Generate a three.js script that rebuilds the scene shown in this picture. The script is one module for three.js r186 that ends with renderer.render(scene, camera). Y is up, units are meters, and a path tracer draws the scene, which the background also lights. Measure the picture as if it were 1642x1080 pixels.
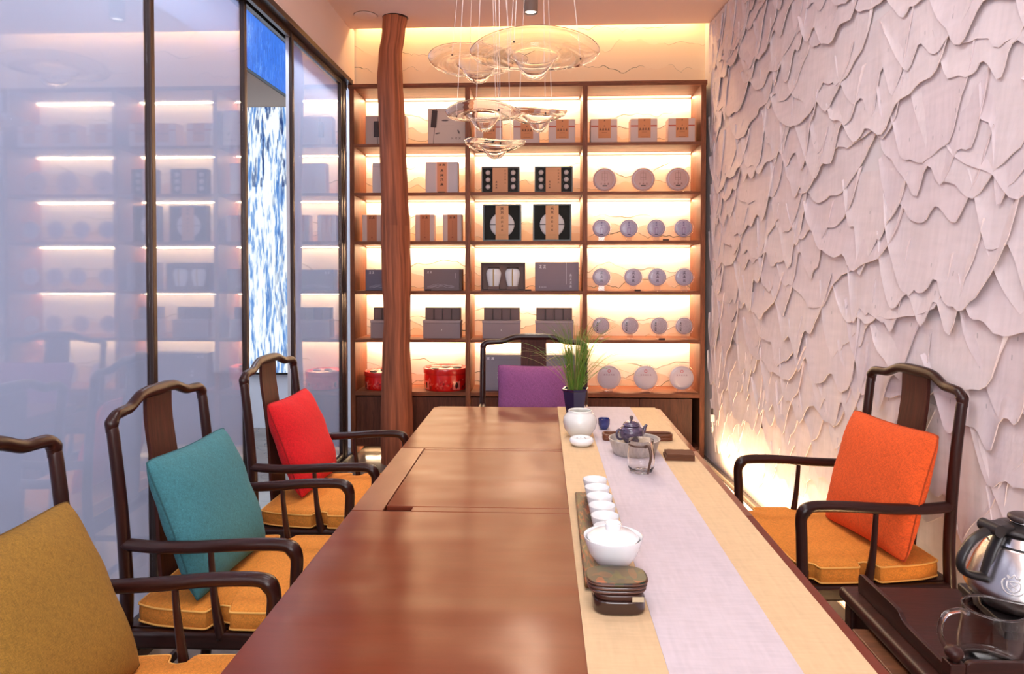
import * as THREE from 'three';
import { RoundedBoxGeometry } from 'three/addons/geometries/RoundedBoxGeometry.js';
import { mergeGeometries, mergeVertices, toCreasedNormals } from 'three/addons/utils/BufferGeometryUtils.js';
import { RectAreaLightUniformsLib } from 'three/addons/lights/RectAreaLightUniformsLib.js';

// ------------------------------------------------------------------ camera, lights, exposure
const W = 1642, H = 1080, FOCAL = 1095;
RectAreaLightUniformsLib.init();
const scene = new THREE.Scene();
scene.background = new THREE.Color(0.02, 0.025, 0.035);
const camera = new THREE.PerspectiveCamera(2 * Math.atan(H / 2 / FOCAL) * 180 / Math.PI, W / H, 0.05, 40);
camera.rotation.order = 'YXZ';
camera.position.set(0, 1.46, 0);
camera.rotation.set(-1.2 * Math.PI / 180, 2.51 * Math.PI / 180, 0);
camera.setViewOffset(W, H, 0, 80, W, H);
const renderer = new THREE.WebGLRenderer({ antialias: true });
renderer.toneMapping = THREE.LinearToneMapping;
renderer.toneMappingExposure = 1.0;
renderer.shadowMap.enabled = true;

const WARM = [1.0, 0.68, 0.395], COOL = [0.76, 0.86, 1.0], DAY = [0.97, 0.97, 1.0];
const POWER = { shelf: 92, cove: 75, trough: 150, toe: 150, corridor: 20, ceiling: 8.4, spot: 9, window: 5.4 };  // corridor, ceiling and window drive sources that are out of view
function areaLight(name, rgb, power, w, h, pos, dir, across = [1, 0, 0]) {   // w runs along "across", the light shines along dir
  const l = new THREE.RectAreaLight(new THREE.Color().setRGB(...rgb), power, w, h);
  l.name = name; l.position.set(...pos);
  const z = new THREE.Vector3(...dir).normalize().negate(), y = z.clone().cross(new THREE.Vector3(...across)).normalize(), x = y.clone().cross(z);
  l.quaternion.setFromRotationMatrix(new THREE.Matrix4().makeBasis(x, y, z));
  scene.add(l);
  return l;
}

// ------------------------------------------------------------------ helpers
function rng(seed) { let s = seed >>> 0; return () => { s = (s + 0x6d2b79f5) | 0; let t = Math.imul(s ^ (s >>> 15), 1 | s); t = (t + Math.imul(t ^ (t >>> 7), 61 | t)) ^ t; return ((t ^ (t >>> 14)) >>> 0) / 4294967296; }; }
const V = (x, y, z) => new THREE.Vector3(x, y, z);
const lerp = (a, b, t) => a + (b - a) * t, clamp = (x, a, b) => Math.min(b, Math.max(a, x)), sstep = (a, b, x) => { const t = clamp((x - a) / (b - a), 0, 1); return t * t * (3 - 2 * t); };
function hash2(x, y, s) { let h = Math.imul(x | 0, 374761393) ^ Math.imul(y | 0, 668265263) ^ Math.imul(s | 0, 1442695041); h = Math.imul(h ^ (h >>> 13), 1274126177); return ((h ^ (h >>> 16)) >>> 0) / 4294967296; }
function vnoise(x, y, s = 0, px = 0, py = 0) {   // value noise, optional period
  const ix = Math.floor(x), iy = Math.floor(y), fx = x - ix, fy = y - iy, u = fx * fx * (3 - 2 * fx), v = fy * fy * (3 - 2 * fy);
  const m = (a, p) => p ? ((a % p) + p) % p : a;
  const a = hash2(m(ix, px), m(iy, py), s), b = hash2(m(ix + 1, px), m(iy, py), s), c = hash2(m(ix, px), m(iy + 1, py), s), d = hash2(m(ix + 1, px), m(iy + 1, py), s);
  return lerp(lerp(a, b, u), lerp(c, d, u), v);
}
function fbm(x, y, s = 0, oct = 4, px = 0, py = 0) { let a = 0, w = 0.5, t = 0; for (let i = 0; i < oct; i++) { a += w * vnoise(x, y, s + i * 17, px, py); t += w; w *= 0.5; x *= 2; y *= 2; px *= 2; py *= 2; } return a / t; }
const used = new Map();
function numbered(name) { const n = used.get(name) ?? 0; used.set(name, n + 1); return n ? name + '_' + String(n).padStart(3, '0') : name; }
function shade(o) { o.castShadow = true; o.receiveShadow = true; return o; }
function tag(o, label, category, group) { o.userData.label = label; o.userData.category = category; if (group) o.userData.group = group; return o; }
function thing(name, label, category, [x, y, z] = [0, 0, 0], turn = 0, group) { const o = new THREE.Group(); o.name = numbered(name); o.position.set(x, y, z); o.rotation.y = turn; scene.add(o); return tag(o, label, category, group); }
function mesh(name, geometry, material, parent) { const m = shade(new THREE.Mesh(geometry, material)); m.name = numbered(name); parent.add(m); return m; }
function part(parent, name, geometry, material, label) { const m = mesh(name, Array.isArray(geometry) ? merge(geometry) : geometry, material, parent); if (label) m.userData.label = label; return m; }
function single(name, label, category, geometry, material, pos = [0, 0, 0], turn = 0, group) { const m = mesh(name, Array.isArray(geometry) ? merge(geometry) : geometry, material, scene); m.position.set(...pos); m.rotation.y = turn; return tag(m, label, category, group); }
function struct(name, geometry, material, parent = scene) { const m = mesh(name, Array.isArray(geometry) ? merge(geometry) : geometry, material, parent); if (parent === scene) m.userData.kind = 'structure'; return m; }
function copyOf(src, pos, turn, label, group) { const c = src.clone(); c.name = numbered(src.name.replace(/_\d{3}$/, '')); c.position.set(...pos); c.rotation.y = turn; c.userData = { ...src.userData, label }; if (group) c.userData.group = group; scene.add(c); return c; }
function merge(list) {
  const flat = list.map((g) => { let n = g.index ? g.toNonIndexed() : g.clone(); for (const k of Object.keys(n.attributes)) if (!['position', 'normal', 'uv'].includes(k)) n.deleteAttribute(k); if (!n.attributes.uv) n.setAttribute('uv', new THREE.BufferAttribute(new Float32Array(n.attributes.position.count * 2), 2)); n.morphAttributes = {}; return n; });
  return mergeGeometries(flat, false);
}
function metricUV(g, rot = false) {   // uv in metres across the dominant axis of each triangle
  const n = g.index ? g.toNonIndexed() : g, p = n.attributes.position, uv = new Float32Array(p.count * 2), a = V(), b = V(), c = V();
  for (let i = 0; i < p.count; i += 3) {
    a.fromBufferAttribute(p, i); b.fromBufferAttribute(p, i + 1); c.fromBufferAttribute(p, i + 2);
    const f = b.clone().sub(a).cross(c.clone().sub(a)), ax = Math.abs(f.x), ay = Math.abs(f.y), az = Math.abs(f.z);
    for (const [k, q] of [[0, a], [1, b], [2, c]]) {
      let u, v;
      if (ay >= ax && ay >= az) [u, v] = [q.x, q.z]; else if (ax >= az) [u, v] = [q.z, q.y]; else [u, v] = [q.x, q.y];
      if (rot) [u, v] = [v, u];
      uv[(i + k) * 2] = u; uv[(i + k) * 2 + 1] = v;
    }
  }
  n.setAttribute('uv', new THREE.BufferAttribute(uv, 2));
  return n;
}
function bx(w, h, d, x = 0, y = 0, z = 0, rot = false) { const g = new THREE.BoxGeometry(w, h, d); g.translate(x, y, z); return metricUV(g, rot); }
function rbx(w, h, d, r, x = 0, y = 0, z = 0, rot = false, seg = 2) { const g = new RoundedBoxGeometry(w, h, d, seg, Math.min(r, w / 2 - 1e-4, h / 2 - 1e-4, d / 2 - 1e-4)); g.translate(x, y, z); return metricUV(g, rot); }
function lathe(profile, seg = 40) { return new THREE.LatheGeometry(profile.map(([r, y]) => new THREE.Vector2(Math.max(r, 0), y)), seg); }
function smoothPath(points, n = 40, tension = 0.5) { return new THREE.CatmullRomCurve3(points.map((p) => V(...p)), false, 'catmullrom', tension).getPoints(n); }
// a closed tube along points; radius and section may vary along it
function sweep(points, radius, sides = 10, flat = [1, 1], up = null) {
  const n = points.length, pos = [], uv = [], idx = [];
  let normal = up ? up.clone() : null, len = 0;
  const rad = typeof radius === 'function' ? radius : () => radius;
  for (let i = 0; i < n; i++) {
    const t = points[Math.min(n - 1, i + 1)].clone().sub(points[Math.max(0, i - 1)]).normalize();
    if (!normal) normal = Math.abs(t.y) < 0.9 ? V(0, 1, 0) : V(1, 0, 0);
    normal = normal.clone().sub(t.clone().multiplyScalar(normal.dot(t))).normalize();
    const bin = t.clone().cross(normal), r = rad(i / (n - 1));
    if (i) len += points[i].distanceTo(points[i - 1]);
    for (let k = 0; k <= sides; k++) {
      const a = k / sides * Math.PI * 2, p = points[i].clone().addScaledVector(normal, Math.cos(a) * r * flat[0]).addScaledVector(bin, Math.sin(a) * r * flat[1]);
      pos.push(p.x, p.y, p.z); uv.push(len, k / sides * r * 6.28);
    }
  }
  const row = sides + 1;
  for (let i = 0; i < n - 1; i++) for (let k = 0; k < sides; k++) { const a = i * row + k, b = a + 1, c = a + row, d = c + 1; idx.push(a, b, c, b, d, c); }
  for (const [end, flip] of [[0, true], [n - 1, false]]) {
    const c = pos.length / 3; pos.push(points[end].x, points[end].y, points[end].z); uv.push(0, 0);
    for (let k = 0; k < sides; k++) { const a = end * row + k, b = a + 1; flip ? idx.push(c, b, a) : idx.push(c, a, b); }
  }
  const g = new THREE.BufferGeometry();
  g.setAttribute('position', new THREE.Float32BufferAttribute(pos, 3)); g.setAttribute('uv', new THREE.Float32BufferAttribute(uv, 2)); g.setIndex(idx);
  g.computeVertexNormals();
  // join normals across the seam
  const nn = g.attributes.normal;
  for (let i = 0; i < n; i++) { const a = i * row, b = a + sides, v = V(nn.getX(a) + nn.getX(b), nn.getY(a) + nn.getY(b), nn.getZ(a) + nn.getZ(b)).normalize(); nn.setXYZ(a, v.x, v.y, v.z); nn.setXYZ(b, v.x, v.y, v.z); }
  return g;
}
function moved(g, x, y, z) { const c = g.clone(); c.translate(x, y, z); return c; }
function extrude(shape, depth, bevel = 0, seg = 2, curve = 12) { return new THREE.ExtrudeGeometry(shape, { depth, bevelEnabled: bevel > 0, bevelThickness: bevel, bevelSize: bevel, bevelOffset: -bevel, bevelSegments: seg, curveSegments: curve, steps: 1 }); }

// ------------------------------------------------------------------ textures
function dataTexture(n, m, fn, srgb = true, repeat = [1, 1]) {
  const d = new Uint8Array(n * m * 4);
  for (let y = 0; y < m; y++) for (let x = 0; x < n; x++) { const c = fn(x / n, y / m, x, y), o = (y * n + x) * 4; const [r, g, b] = Array.isArray(c) ? c : [c, c, c]; d[o] = clamp(r, 0, 1) * 255; d[o + 1] = clamp(g, 0, 1) * 255; d[o + 2] = clamp(b, 0, 1) * 255; d[o + 3] = 255; }
  const t = new THREE.DataTexture(d, n, m); t.wrapS = t.wrapT = THREE.RepeatWrapping; t.magFilter = THREE.LinearFilter; t.minFilter = THREE.LinearMipmapLinearFilter; t.generateMipmaps = true;
  if (srgb) t.colorSpace = THREE.SRGBColorSpace; t.repeat.set(...repeat); t.needsUpdate = true; return t;
}
function canvasTexture(w, h, draw, srgb = true) { const c = document.createElement('canvas'); c.width = w; c.height = h; const x = c.getContext('2d'); draw(x, w, h); const t = new THREE.CanvasTexture(c); if (srgb) t.colorSpace = THREE.SRGBColorSpace; t.magFilter = THREE.LinearFilter; t.wrapS = t.wrapT = THREE.RepeatWrapping; return t; }
// grain runs along u, one texture covers 0.8 m by 0.4 m
const grain = dataTexture(512, 256, (u, v) => { const w = fbm(u * 4, v * 6, 3, 3, 4, 6), a = fbm(u * 6, v * 48 + w * 5, 5, 3, 6, 0), b = vnoise(u * 40, v * 200, 9, 40, 200); const k = 0.62 + 0.34 * a + 0.12 * (b - 0.5); return [k, k * 0.98, k * 0.96]; }, true, [1 / 0.8, 1 / 0.4]);
const fineGrain = dataTexture(512, 256, (u, v) => { const w = fbm(u * 3, v * 5, 13, 3, 3, 5), a = fbm(u * 3, v * 26 + w * 3, 15, 3, 3, 0), b = vnoise(u * 24, v * 160, 19, 24, 160); const k = 0.90 + 0.07 * (a - 0.5) + 0.03 * (b - 0.5); return [k, k * 0.985, k * 0.97]; }, true, [1 / 0.9, 1 / 0.45]);
const waveBump = dataTexture(256, 256, (u, v) => fbm(u * 4, v * 7, 17, 2, 4, 7), false, [1 / 0.9, 1 / 0.9]);
const grainBump = dataTexture(512, 256, (u, v) => 0.5 + 0.5 * (vnoise(u * 30, v * 160, 21, 30, 160) - 0.5), false, [1 / 0.8, 1 / 0.4]);
const weave = dataTexture(128, 128, (u, v, x, y) => { const a = Math.sin(u * Math.PI * 2 * 16), b = Math.sin(v * Math.PI * 2 * 16), over = ((Math.floor(u * 32) + Math.floor(v * 32)) & 1); return clamp(0.5 + 0.35 * (over ? Math.abs(a) : Math.abs(b)) - 0.2 + 0.15 * hash2(x >> 1, y, 4), 0, 1); }, false);
const weaveTone = dataTexture(256, 256, (u, v, x, y) => { const over = ((x >> 2) + (y >> 2)) & 1; return 0.86 + (over ? 0.07 : -0.03) + 0.12 * (fbm(u * 24, v * 24, 31, 3, 24, 24) - 0.5) + 0.12 * (hash2(x >> 1, y >> 3, 7) - 0.5) + 0.09 * (hash2(x >> 3, y >> 1, 8) - 0.5); }, true);
function fabric(rgb, size = 0.06, o = {}) {
  const m = new THREE.MeshPhysicalMaterial({ color: new THREE.Color().setRGB(...rgb), roughness: 0.92, sheen: 0.08, sheenRoughness: 0.6, sheenColor: new THREE.Color().setRGB(...rgb.map((c) => Math.min(1, c * 1.3 + 0.05))), ...o });
  m.map = weaveTone.clone(); m.map.repeat.set(1 / (size * 2), 1 / (size * 2)); m.bumpMap = weave.clone(); m.bumpMap.repeat.set(1 / size, 1 / size); m.bumpScale = 0.0006; return m;
}
function wood(rgb, roughness, o = {}) { return new THREE.MeshPhysicalMaterial({ color: new THREE.Color().setRGB(...rgb), roughness, map: grain, bumpMap: grainBump, bumpScale: 0.0002, ...o }); }
function plain(rgb, roughness = 0.6, o = {}) { return new THREE.MeshPhysicalMaterial({ color: new THREE.Color().setRGB(...rgb), roughness, ...o }); }
function glow(rgb, k) { return new THREE.MeshStandardMaterial({ color: new THREE.Color().setRGB(0.8, 0.8, 0.8), emissive: new THREE.Color().setRGB(...rgb), emissiveIntensity: k, roughness: 0.6 }); }
// small brush-like characters, made of strokes
function glyph(x, cx, cy, s, seed, color) {
  const r = rng(seed * 977 + 13); x.strokeStyle = color; x.lineWidth = Math.max(1, s * 0.11); x.lineCap = 'round';
  const line = (a, b, c, d) => { x.beginPath(); x.moveTo(cx + a * s, cy + b * s); x.quadraticCurveTo(cx + (a + c) / 2 * s, cy + ((b + d) / 2 - 0.03) * s, cx + c * s, cy + d * s); x.stroke(); };
  const rows = 2 + Math.floor(r() * 2);
  for (let i = 0; i < rows; i++) { const y = -0.38 + i * 0.75 / rows + r() * 0.08, w = 0.25 + r() * 0.2; line(-w, y + 0.03, w, y); }
  const k = r(); line(k < 0.5 ? 0 : -0.2, -0.45, k < 0.5 ? 0 : -0.2, 0.3 + r() * 0.15);
  if (r() > 0.4) line(0.22, -0.3, 0.22, 0.35);
  line(-0.05, 0.02, -0.4, 0.45); line(0.05, 0.05, 0.42, 0.42);
  if (r() > 0.5) line(0.25, -0.42, 0.36, -0.3);
}
function column(x, cx, y0, step, s, seeds, color) { seeds.forEach((k, i) => glyph(x, cx, y0 + i * step, s, k, color)); }
function rowOf(x, x0, cy, step, s, seeds, color) { seeds.forEach((k, i) => glyph(x, x0 + i * step, cy, s, k, color)); }

// ------------------------------------------------------------------ materials
const M = {
  rosewood: wood([0.048, 0.012, 0.009], 0.28, { specularIntensity: 0.75 }),
  splat: wood([0.10, 0.026, 0.018], 0.5, { specularIntensity: 0.4 }),
  table: wood([0.190, 0.031, 0.013], 0.282, { map: fineGrain, anisotropy: 0.8, anisotropyRotation: Math.PI / 2, specularColor: new THREE.Color().setRGB(1.0, 0.68, 0.47), bumpMap: waveBump, bumpScale: 0.007 }),
  tableDark: wood([0.10, 0.036, 0.022], 0.4),
  shelf: wood([0.34, 0.11, 0.048], 0.5, { specularIntensity: 0.6 }),
  cabinet: wood([0.18, 0.058, 0.032], 0.45, { specularIntensity: 0.6 }),
  dark: plain([0.012, 0.009, 0.008], 0.5),
  sideTable: wood([0.060, 0.014, 0.010], 0.38, { specularIntensity: 0.7 }),
  bronze: plain([0.06, 0.04, 0.035], 0.32, { metalness: 0.7 }),
  silver: plain([0.62, 0.60, 0.62], 0.35, { metalness: 0.6 }),
  wall: plain([0.82, 0.66, 0.60], 0.9),
  ceiling: plain([0.84, 0.62, 0.54], 0.9),
  coolWall: plain([0.74, 0.77, 0.84], 0.9),
  tan: plain([0.42, 0.30, 0.22], 0.8),
  seat: fabric([0.92, 0.32, 0.040], 0.06),
  piping: plain([0.88, 0.46, 0.11], 0.85),
  porcelain: plain([0.86, 0.87, 0.88], 0.16, { clearcoat: 0.6, clearcoatRoughness: 0.08 }),
  glass: plain([0.99, 0.99, 0.99], 0.02, { transmission: 1, thickness: 0.004, ior: 1.45 }),
  clear: plain([0.98, 0.98, 0.99], 0.03, { transmission: 1, ior: 1.45 }),
  acrylic: plain([0.97, 0.96, 0.97], 0.04, { transmission: 1, ior: 1.4 }),
  steel: plain([0.66, 0.63, 0.61], 0.24, { metalness: 1 }),
  blackPlastic: plain([0.018, 0.014, 0.014], 0.35),
  chrome: plain([0.75, 0.73, 0.72], 0.2, { metalness: 1 }),
};

// ------------------------------------------------------------------ room shell
const WALL_TILT = 0.052, CEIL = 3.40, SOFFIT_X = -1.53, FRONT = -5.35;
const stoneTone = dataTexture(512, 512, (u, v) => { const a = fbm(u * 6, v * 6, 41, 5, 6, 6), b = Math.abs(fbm(u * 4, v * 4, 51, 4, 4, 4) - 0.5); const k = 0.62 + 0.22 * a - (b < 0.012 ? 0.08 : 0); return [k, k * 0.97, k * 0.93]; }, true, [1 / 1.2, 1 / 1.2]);
const stone = plain([0.42, 0.37, 0.34], 0.16, { map: stoneTone });
const floor = struct('floor', bx(5.4, 0.1, 8.3, -0.85, -0.056, -2.3), plain([0.16, 0.14, 0.13], 0.7));
{ // stone floor slabs, each laid on its own with a thin joint
  const sx = 0.8, sz = 0.8;
  for (let i = 0; i < 7; i++) for (let k = 0; k < 10; k++) {
    const x0 = -3.5 + i * sx, z0 = -6.4 + k * sz, x1 = Math.min(x0 + sx, 1.8), z1 = Math.min(z0 + sz, 1.8);
    const g = bx(x1 - x0 - 0.003, 0.006, z1 - z0 - 0.003, (x0 + x1) / 2, -0.003, (z0 + z1) / 2);
    part(floor, 'floor_tile', g, stone);
  }
}
const ceiling = struct('ceiling', [bx(3.2, 0.16, 7.1, 0.05, CEIL + 0.08, -1.87), bx(3.2, 0.12, 0.5, 0.05, CEIL + 0.26, -5.45)], M.ceiling);
struct('ceiling_corridor', bx(2.05, 0.12, 8.3, -2.53, 3.52, -2.3), M.coolWall);
const wallBack = struct('wall_back', [bx(2.92, 0.60, 0.10, -0.09, 3.25, -5.62), bx(2.92, 2.9, 0.08, -0.09, 1.45, -5.80)], plain([0.82, 0.74, 0.64], 0.85, { map: null }));
struct('wall_front', [bx(5.4, 0.75, 0.12, -0.85, 0.375, 1.86), bx(5.4, 0.75, 0.12, -0.85, 3.325, 1.86), bx(2.25, 2.2, 0.12, -2.425, 1.85, 1.86), bx(0.55, 2.2, 0.12, 1.575, 1.85, 1.86)], M.wall);
{ // unseen window behind the camera, placed to light the room, with a glowing blind
  const w = new THREE.Group(); w.name = 'window_5'; w.userData.kind = 'structure'; scene.add(w); w.position.set(0, 1.85, 1.86);
  for (const s of [-1, 1]) { part(w, 'stile', bx(0.05, 2.2, 0.10, s * 1.275, 0, 0), M.silver); part(w, 'rail', bx(2.5, 0.05, 0.10, 0, s * 1.075, 0), M.silver); }
  part(w, 'mullion', bx(0.05, 2.1, 0.06, 0, 0, 0.01), M.silver);
  part(w, 'unseen_blind', bx(2.5, 2.1, 0.006, 0, 0, 0.045), glow(DAY, 1.0));
  areaLight('unseen_window_light', DAY, POWER.window, 2.4, 2.0, [0, 1.85, 1.81], [0, -0.12, -1]);
}
struct('wall_left', bx(0.10, 0.46, 7.4, SOFFIT_X - 0.05, CEIL - 0.20, -1.85), M.wall);
struct('wall_corridor_left', bx(0.12, 3.6, 8.3, -3.52, 1.8, -2.3), M.coolWall);
struct('wall_corridor_back', bx(2.1, 3.6, 0.12, -2.55, 1.8, -6.36), M.coolWall);
struct('wall_corridor_side', [bx(0.10, 3.6, 0.7, SOFFIT_X - 0.08, 1.8, -5.96)], M.coolWall);
struct('beam', bx(1.22, 0.06, 7.9, -2.85, 3.02, -2.3), M.tan);

// the mural paper on the wall above the shelf and inside it: pale ground with ink mountains
function mural(seed, rows, warm) {
  return canvasTexture(2048, rows > 1 ? 1792 : 512, (x, w, h) => {
    x.fillStyle = warm ? '#f6e6c8' : '#fbf6ea'; x.fillRect(0, 0, w, h);
    const r = rng(seed), rowH = h / rows;
    for (let i = 0; i < rows; i++) for (let layer = 0; layer < 3; layer++) {
      const base = rowH * (i + (rows > 1 ? 0.50 + layer * 0.17 : 0.15 + layer * 0.3)), amp = rowH * (0.22 - layer * 0.04), s = Math.floor(r() * 9999), f = (3 + layer * 1.5) / 1000, pts = [];
      for (let q = 0; q <= w; q += 8) { let y = base - amp * (2 * Math.abs(fbm(q * f, 3.1, s, 4) - 0.5) * 2.2 - 0.35) + 6 * fbm(q * 0.03, 7, s + 5, 3); pts.push([q, y]); }
      x.beginPath(); x.moveTo(0, rowH * (i + 1)); for (const [a, b] of pts) x.lineTo(a, b); x.lineTo(w, rowH * (i + 1)); x.closePath();
      x.fillStyle = (warm ? ['rgba(214,170,120,0.05)', 'rgba(206,140,80,0.08)', 'rgba(222,170,110,0.10)'] : ['rgba(214,180,135,0.10)', 'rgba(200,130,78,0.24)', 'rgba(226,176,120,0.34)'])[layer]; x.fill();
      x.lineCap = 'round';
      for (let k = 1; k < pts.length; k++) { const on = vnoise(pts[k][0] * 0.008, 1.5, s + 9) ; if (on < 0.45) continue; x.strokeStyle = 'rgba(104,100,78,' + (0.40 + 0.9 * (on - 0.45)).toFixed(2) + ')'; x.lineWidth = 1.6 + 9 * (on - 0.45); x.beginPath(); x.moveTo(...pts[k - 1]); x.lineTo(...pts[k]); x.stroke(); }
    }
  });
}
const upperPaper = new THREE.MeshStandardMaterial({ map: mural(77, 1, true), roughness: 0.85 });
{ const m = part(wallBack, 'wallpaper', (() => { const b = new THREE.BoxGeometry(2.86, 0.575, 0.004); return b; })(), upperPaper); m.position.set(-0.115, 3.2385, -5.567); }

// cove in the ceiling that washes the paper from above
struct('trim_1', bx(2.78, 0.012, 0.02, -0.14, CEIL + 0.13, -5.53), glow(WARM, 1.2));
areaLight('cove_light', [1.0, 0.66, 0.30], POWER.cove, 2.76, 0.02, [-0.14, CEIL + 0.118, -5.53], [0, -1, 0]);

// right wall: a slab that turns slightly, clad with torn plaster flakes
const wallRight = struct('wall_right', (() => { const g = new THREE.BoxGeometry(7.3, 3.6, 0.10); g.translate(3.55, 1.8, -0.05); return g; })(), plain([0.76, 0.69, 0.69], 0.95));
wallRight.position.set(1.30, 0, -5.62); wallRight.rotation.y = -Math.PI / 2 + WALL_TILT;
{
  const tone = dataTexture(256, 256, (u, v) => { const a = fbm(u * 5, v * 30, 61, 4, 5, 30), s = vnoise(u * 60, v * 6, 63, 60, 6); const k = 0.93 + 0.05 * (a - 0.5) - (hash2(u * 128, v * 40, 5) > 0.9985 ? 0.16 : 0) + 0.03 * (s - 0.5); return [k, k * 0.985, k * 0.98]; }, true, [1.6, 1.6]);
  const rough = dataTexture(256, 256, (u, v) => fbm(u * 16, v * 8, 71, 5, 16, 8), false, [2, 2]);
  const mats = [[0.87, 0.77, 0.79], [0.89, 0.795, 0.81], [0.86, 0.755, 0.78], [0.91, 0.815, 0.825]].map((c) => plain(c, 0.93, { map: tone, bumpMap: rough, bumpScale: 0.002 }));
  const r = rng(4242);
  function flake(width, height, seed, lift) {
    const q = rng(seed), nu = 28, nv = 6, skew = (q() - 0.5) * 0.5, p1 = 1.9 + q() * 1.8, pw = 0.5 + q() * 0.4, pos = [], uv = [], idx = [], notch = q() * 2 - 1, side = q() - 0.5;
    const contour = (u) => { const a = Math.abs(u - skew * 0.3 * (1 - u * u)); let t = Math.pow(Math.max(0, 1 - Math.pow(Math.min(1, a), p1)), pw); t *= 0.86 + 0.22 * (vnoise(u * 4 + 9, 2.2, seed) - 0.5) * 2; t += 0.045 * (vnoise(u * 11 + 5, 5.5, seed) - 0.5) + 0.018 * (hash2(u * 40, 3, seed) - 0.5); t -= 0.12 * Math.exp(-Math.pow((u - notch) * 7, 2)); return Math.max(0.05, t); };
    const put = (back) => { for (let j = 0; j <= nv; j++) for (let i = 0; i <= nu; i++) {
      const u = i / nu * 2 - 1, v = j / nv, c = contour(u), x = u * width / 2 * (1 + 0.06 * (vnoise(v * 4, u * 3, seed + 3) - 0.5)) + skew * 0.12 * height * v, y = -v * c * height;
      const n = 0.006 + lift * Math.pow(v, 2.2) * (0.55 + 0.45 * c) + lift * 0.35 * side * u * v + 0.005 * (fbm(u * 1.2 + 5, v * 1.5, seed + 8, 2) - 0.4) * (0.3 + v) + 0.004 * Math.pow(v, 6);
      pos.push(x, y, Math.max(0.003, n) - (back ? 0.0035 : 0)); uv.push(x + seed % 7, y + (seed % 11));
    } };
    put(false); put(true);
    const row = nu + 1, off = row * (nv + 1);
    for (let j = 0; j < nv; j++) for (let i = 0; i < nu; i++) { const a = j * row + i, b = a + 1, c = a + row, d = c + 1; idx.push(a, c, b, b, c, d, off + a, off + b, off + c, off + b, off + d, off + c); }
    const rim = []; for (let i = 0; i <= nu; i++) rim.push(i); for (let j = 1; j <= nv; j++) rim.push(j * row + nu); for (let i = nu - 1; i >= 0; i--) rim.push(nv * row + i); for (let j = nv - 1; j > 0; j--) rim.push(j * row);
    for (let k = 0; k < rim.length; k++) { const a = rim[k], b = rim[(k + 1) % rim.length]; idx.push(a, b, off + a, b, off + b, off + a); }
    const g = new THREE.BufferGeometry(); g.setAttribute('position', new THREE.Float32BufferAttribute(pos, 3)); g.setAttribute('uv', new THREE.Float32BufferAttribute(uv, 2)); g.setIndex(idx);
    return toCreasedNormals(g, 0.7);
  }
  const rest = [];
  let made = 0, rowN = 0;
  for (let y = 0.26; y < 3.62; y += 0.155) {
    rowN++;
    for (let s = 0.38 + (rowN % 2) * 0.10, first = true; s < 7.0; first = false) {
      const w = first ? 0.24 + 0.08 * (rowN % 3) : 0.46 + 0.52 * Math.pow(r(), 1.2), h = 0.28 + 0.22 * r(), lift = 0.007 + 0.014 * r(), k = Math.floor(r() * 4), top = Math.min(y + 0.12 + (r() - 0.5) * 0.10, CEIL - 0.01), turn = (r() - 0.5) * 0.3, seed = 100 + Math.floor(r() * 99999);
      const step = w * (0.62 + 0.25 * r());
      if (s - w / 2 > 0.20) {
        const g = flake(w, Math.min(h, top - 0.10), seed, lift);
        if (s < 4.55 && made < 300) { const m = part(wallRight, 'plaster_flake', g, mats[k]); m.position.set(s, top, 0); m.rotation.z = turn; made++; }
        else { g.rotateZ(turn); g.translate(s, top, 0); rest.push(g); }
      }
      s += step;
    }
  }
  const far = part(wallRight, 'plaster_cladding', rest, mats[0]); far.userData.kind = 'stuff';
}
// light trough along the foot of the right wall
{
  const t = struct('trim_2', [bx(0.012, 0.05, 6.9, -0.15, 0.025, 3.45), bx(0.012, 0.02, 6.9, -0.045, 0.010, 3.45)].map((g) => g), plain([0.66, 0.52, 0.36], 0.4));
  t.position.set(1.30, 0, -5.33); t.rotation.y = WALL_TILT;
  const s = part(t, 'led_strip', bx(0.022, 0.012, 6.6, -0.085, 0.008, 3.4), glow(WARM, 1.6));
  areaLight('trough_light', [1.0, 0.66, 0.34], POWER.trough, 6.2, 0.022, [1.30 - 0.085 + 0.1, 0.022, -5.33 + 3.4], [0.75, 1, 0], [Math.sin(WALL_TILT), 0, Math.cos(WALL_TILT)]);
}

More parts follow.
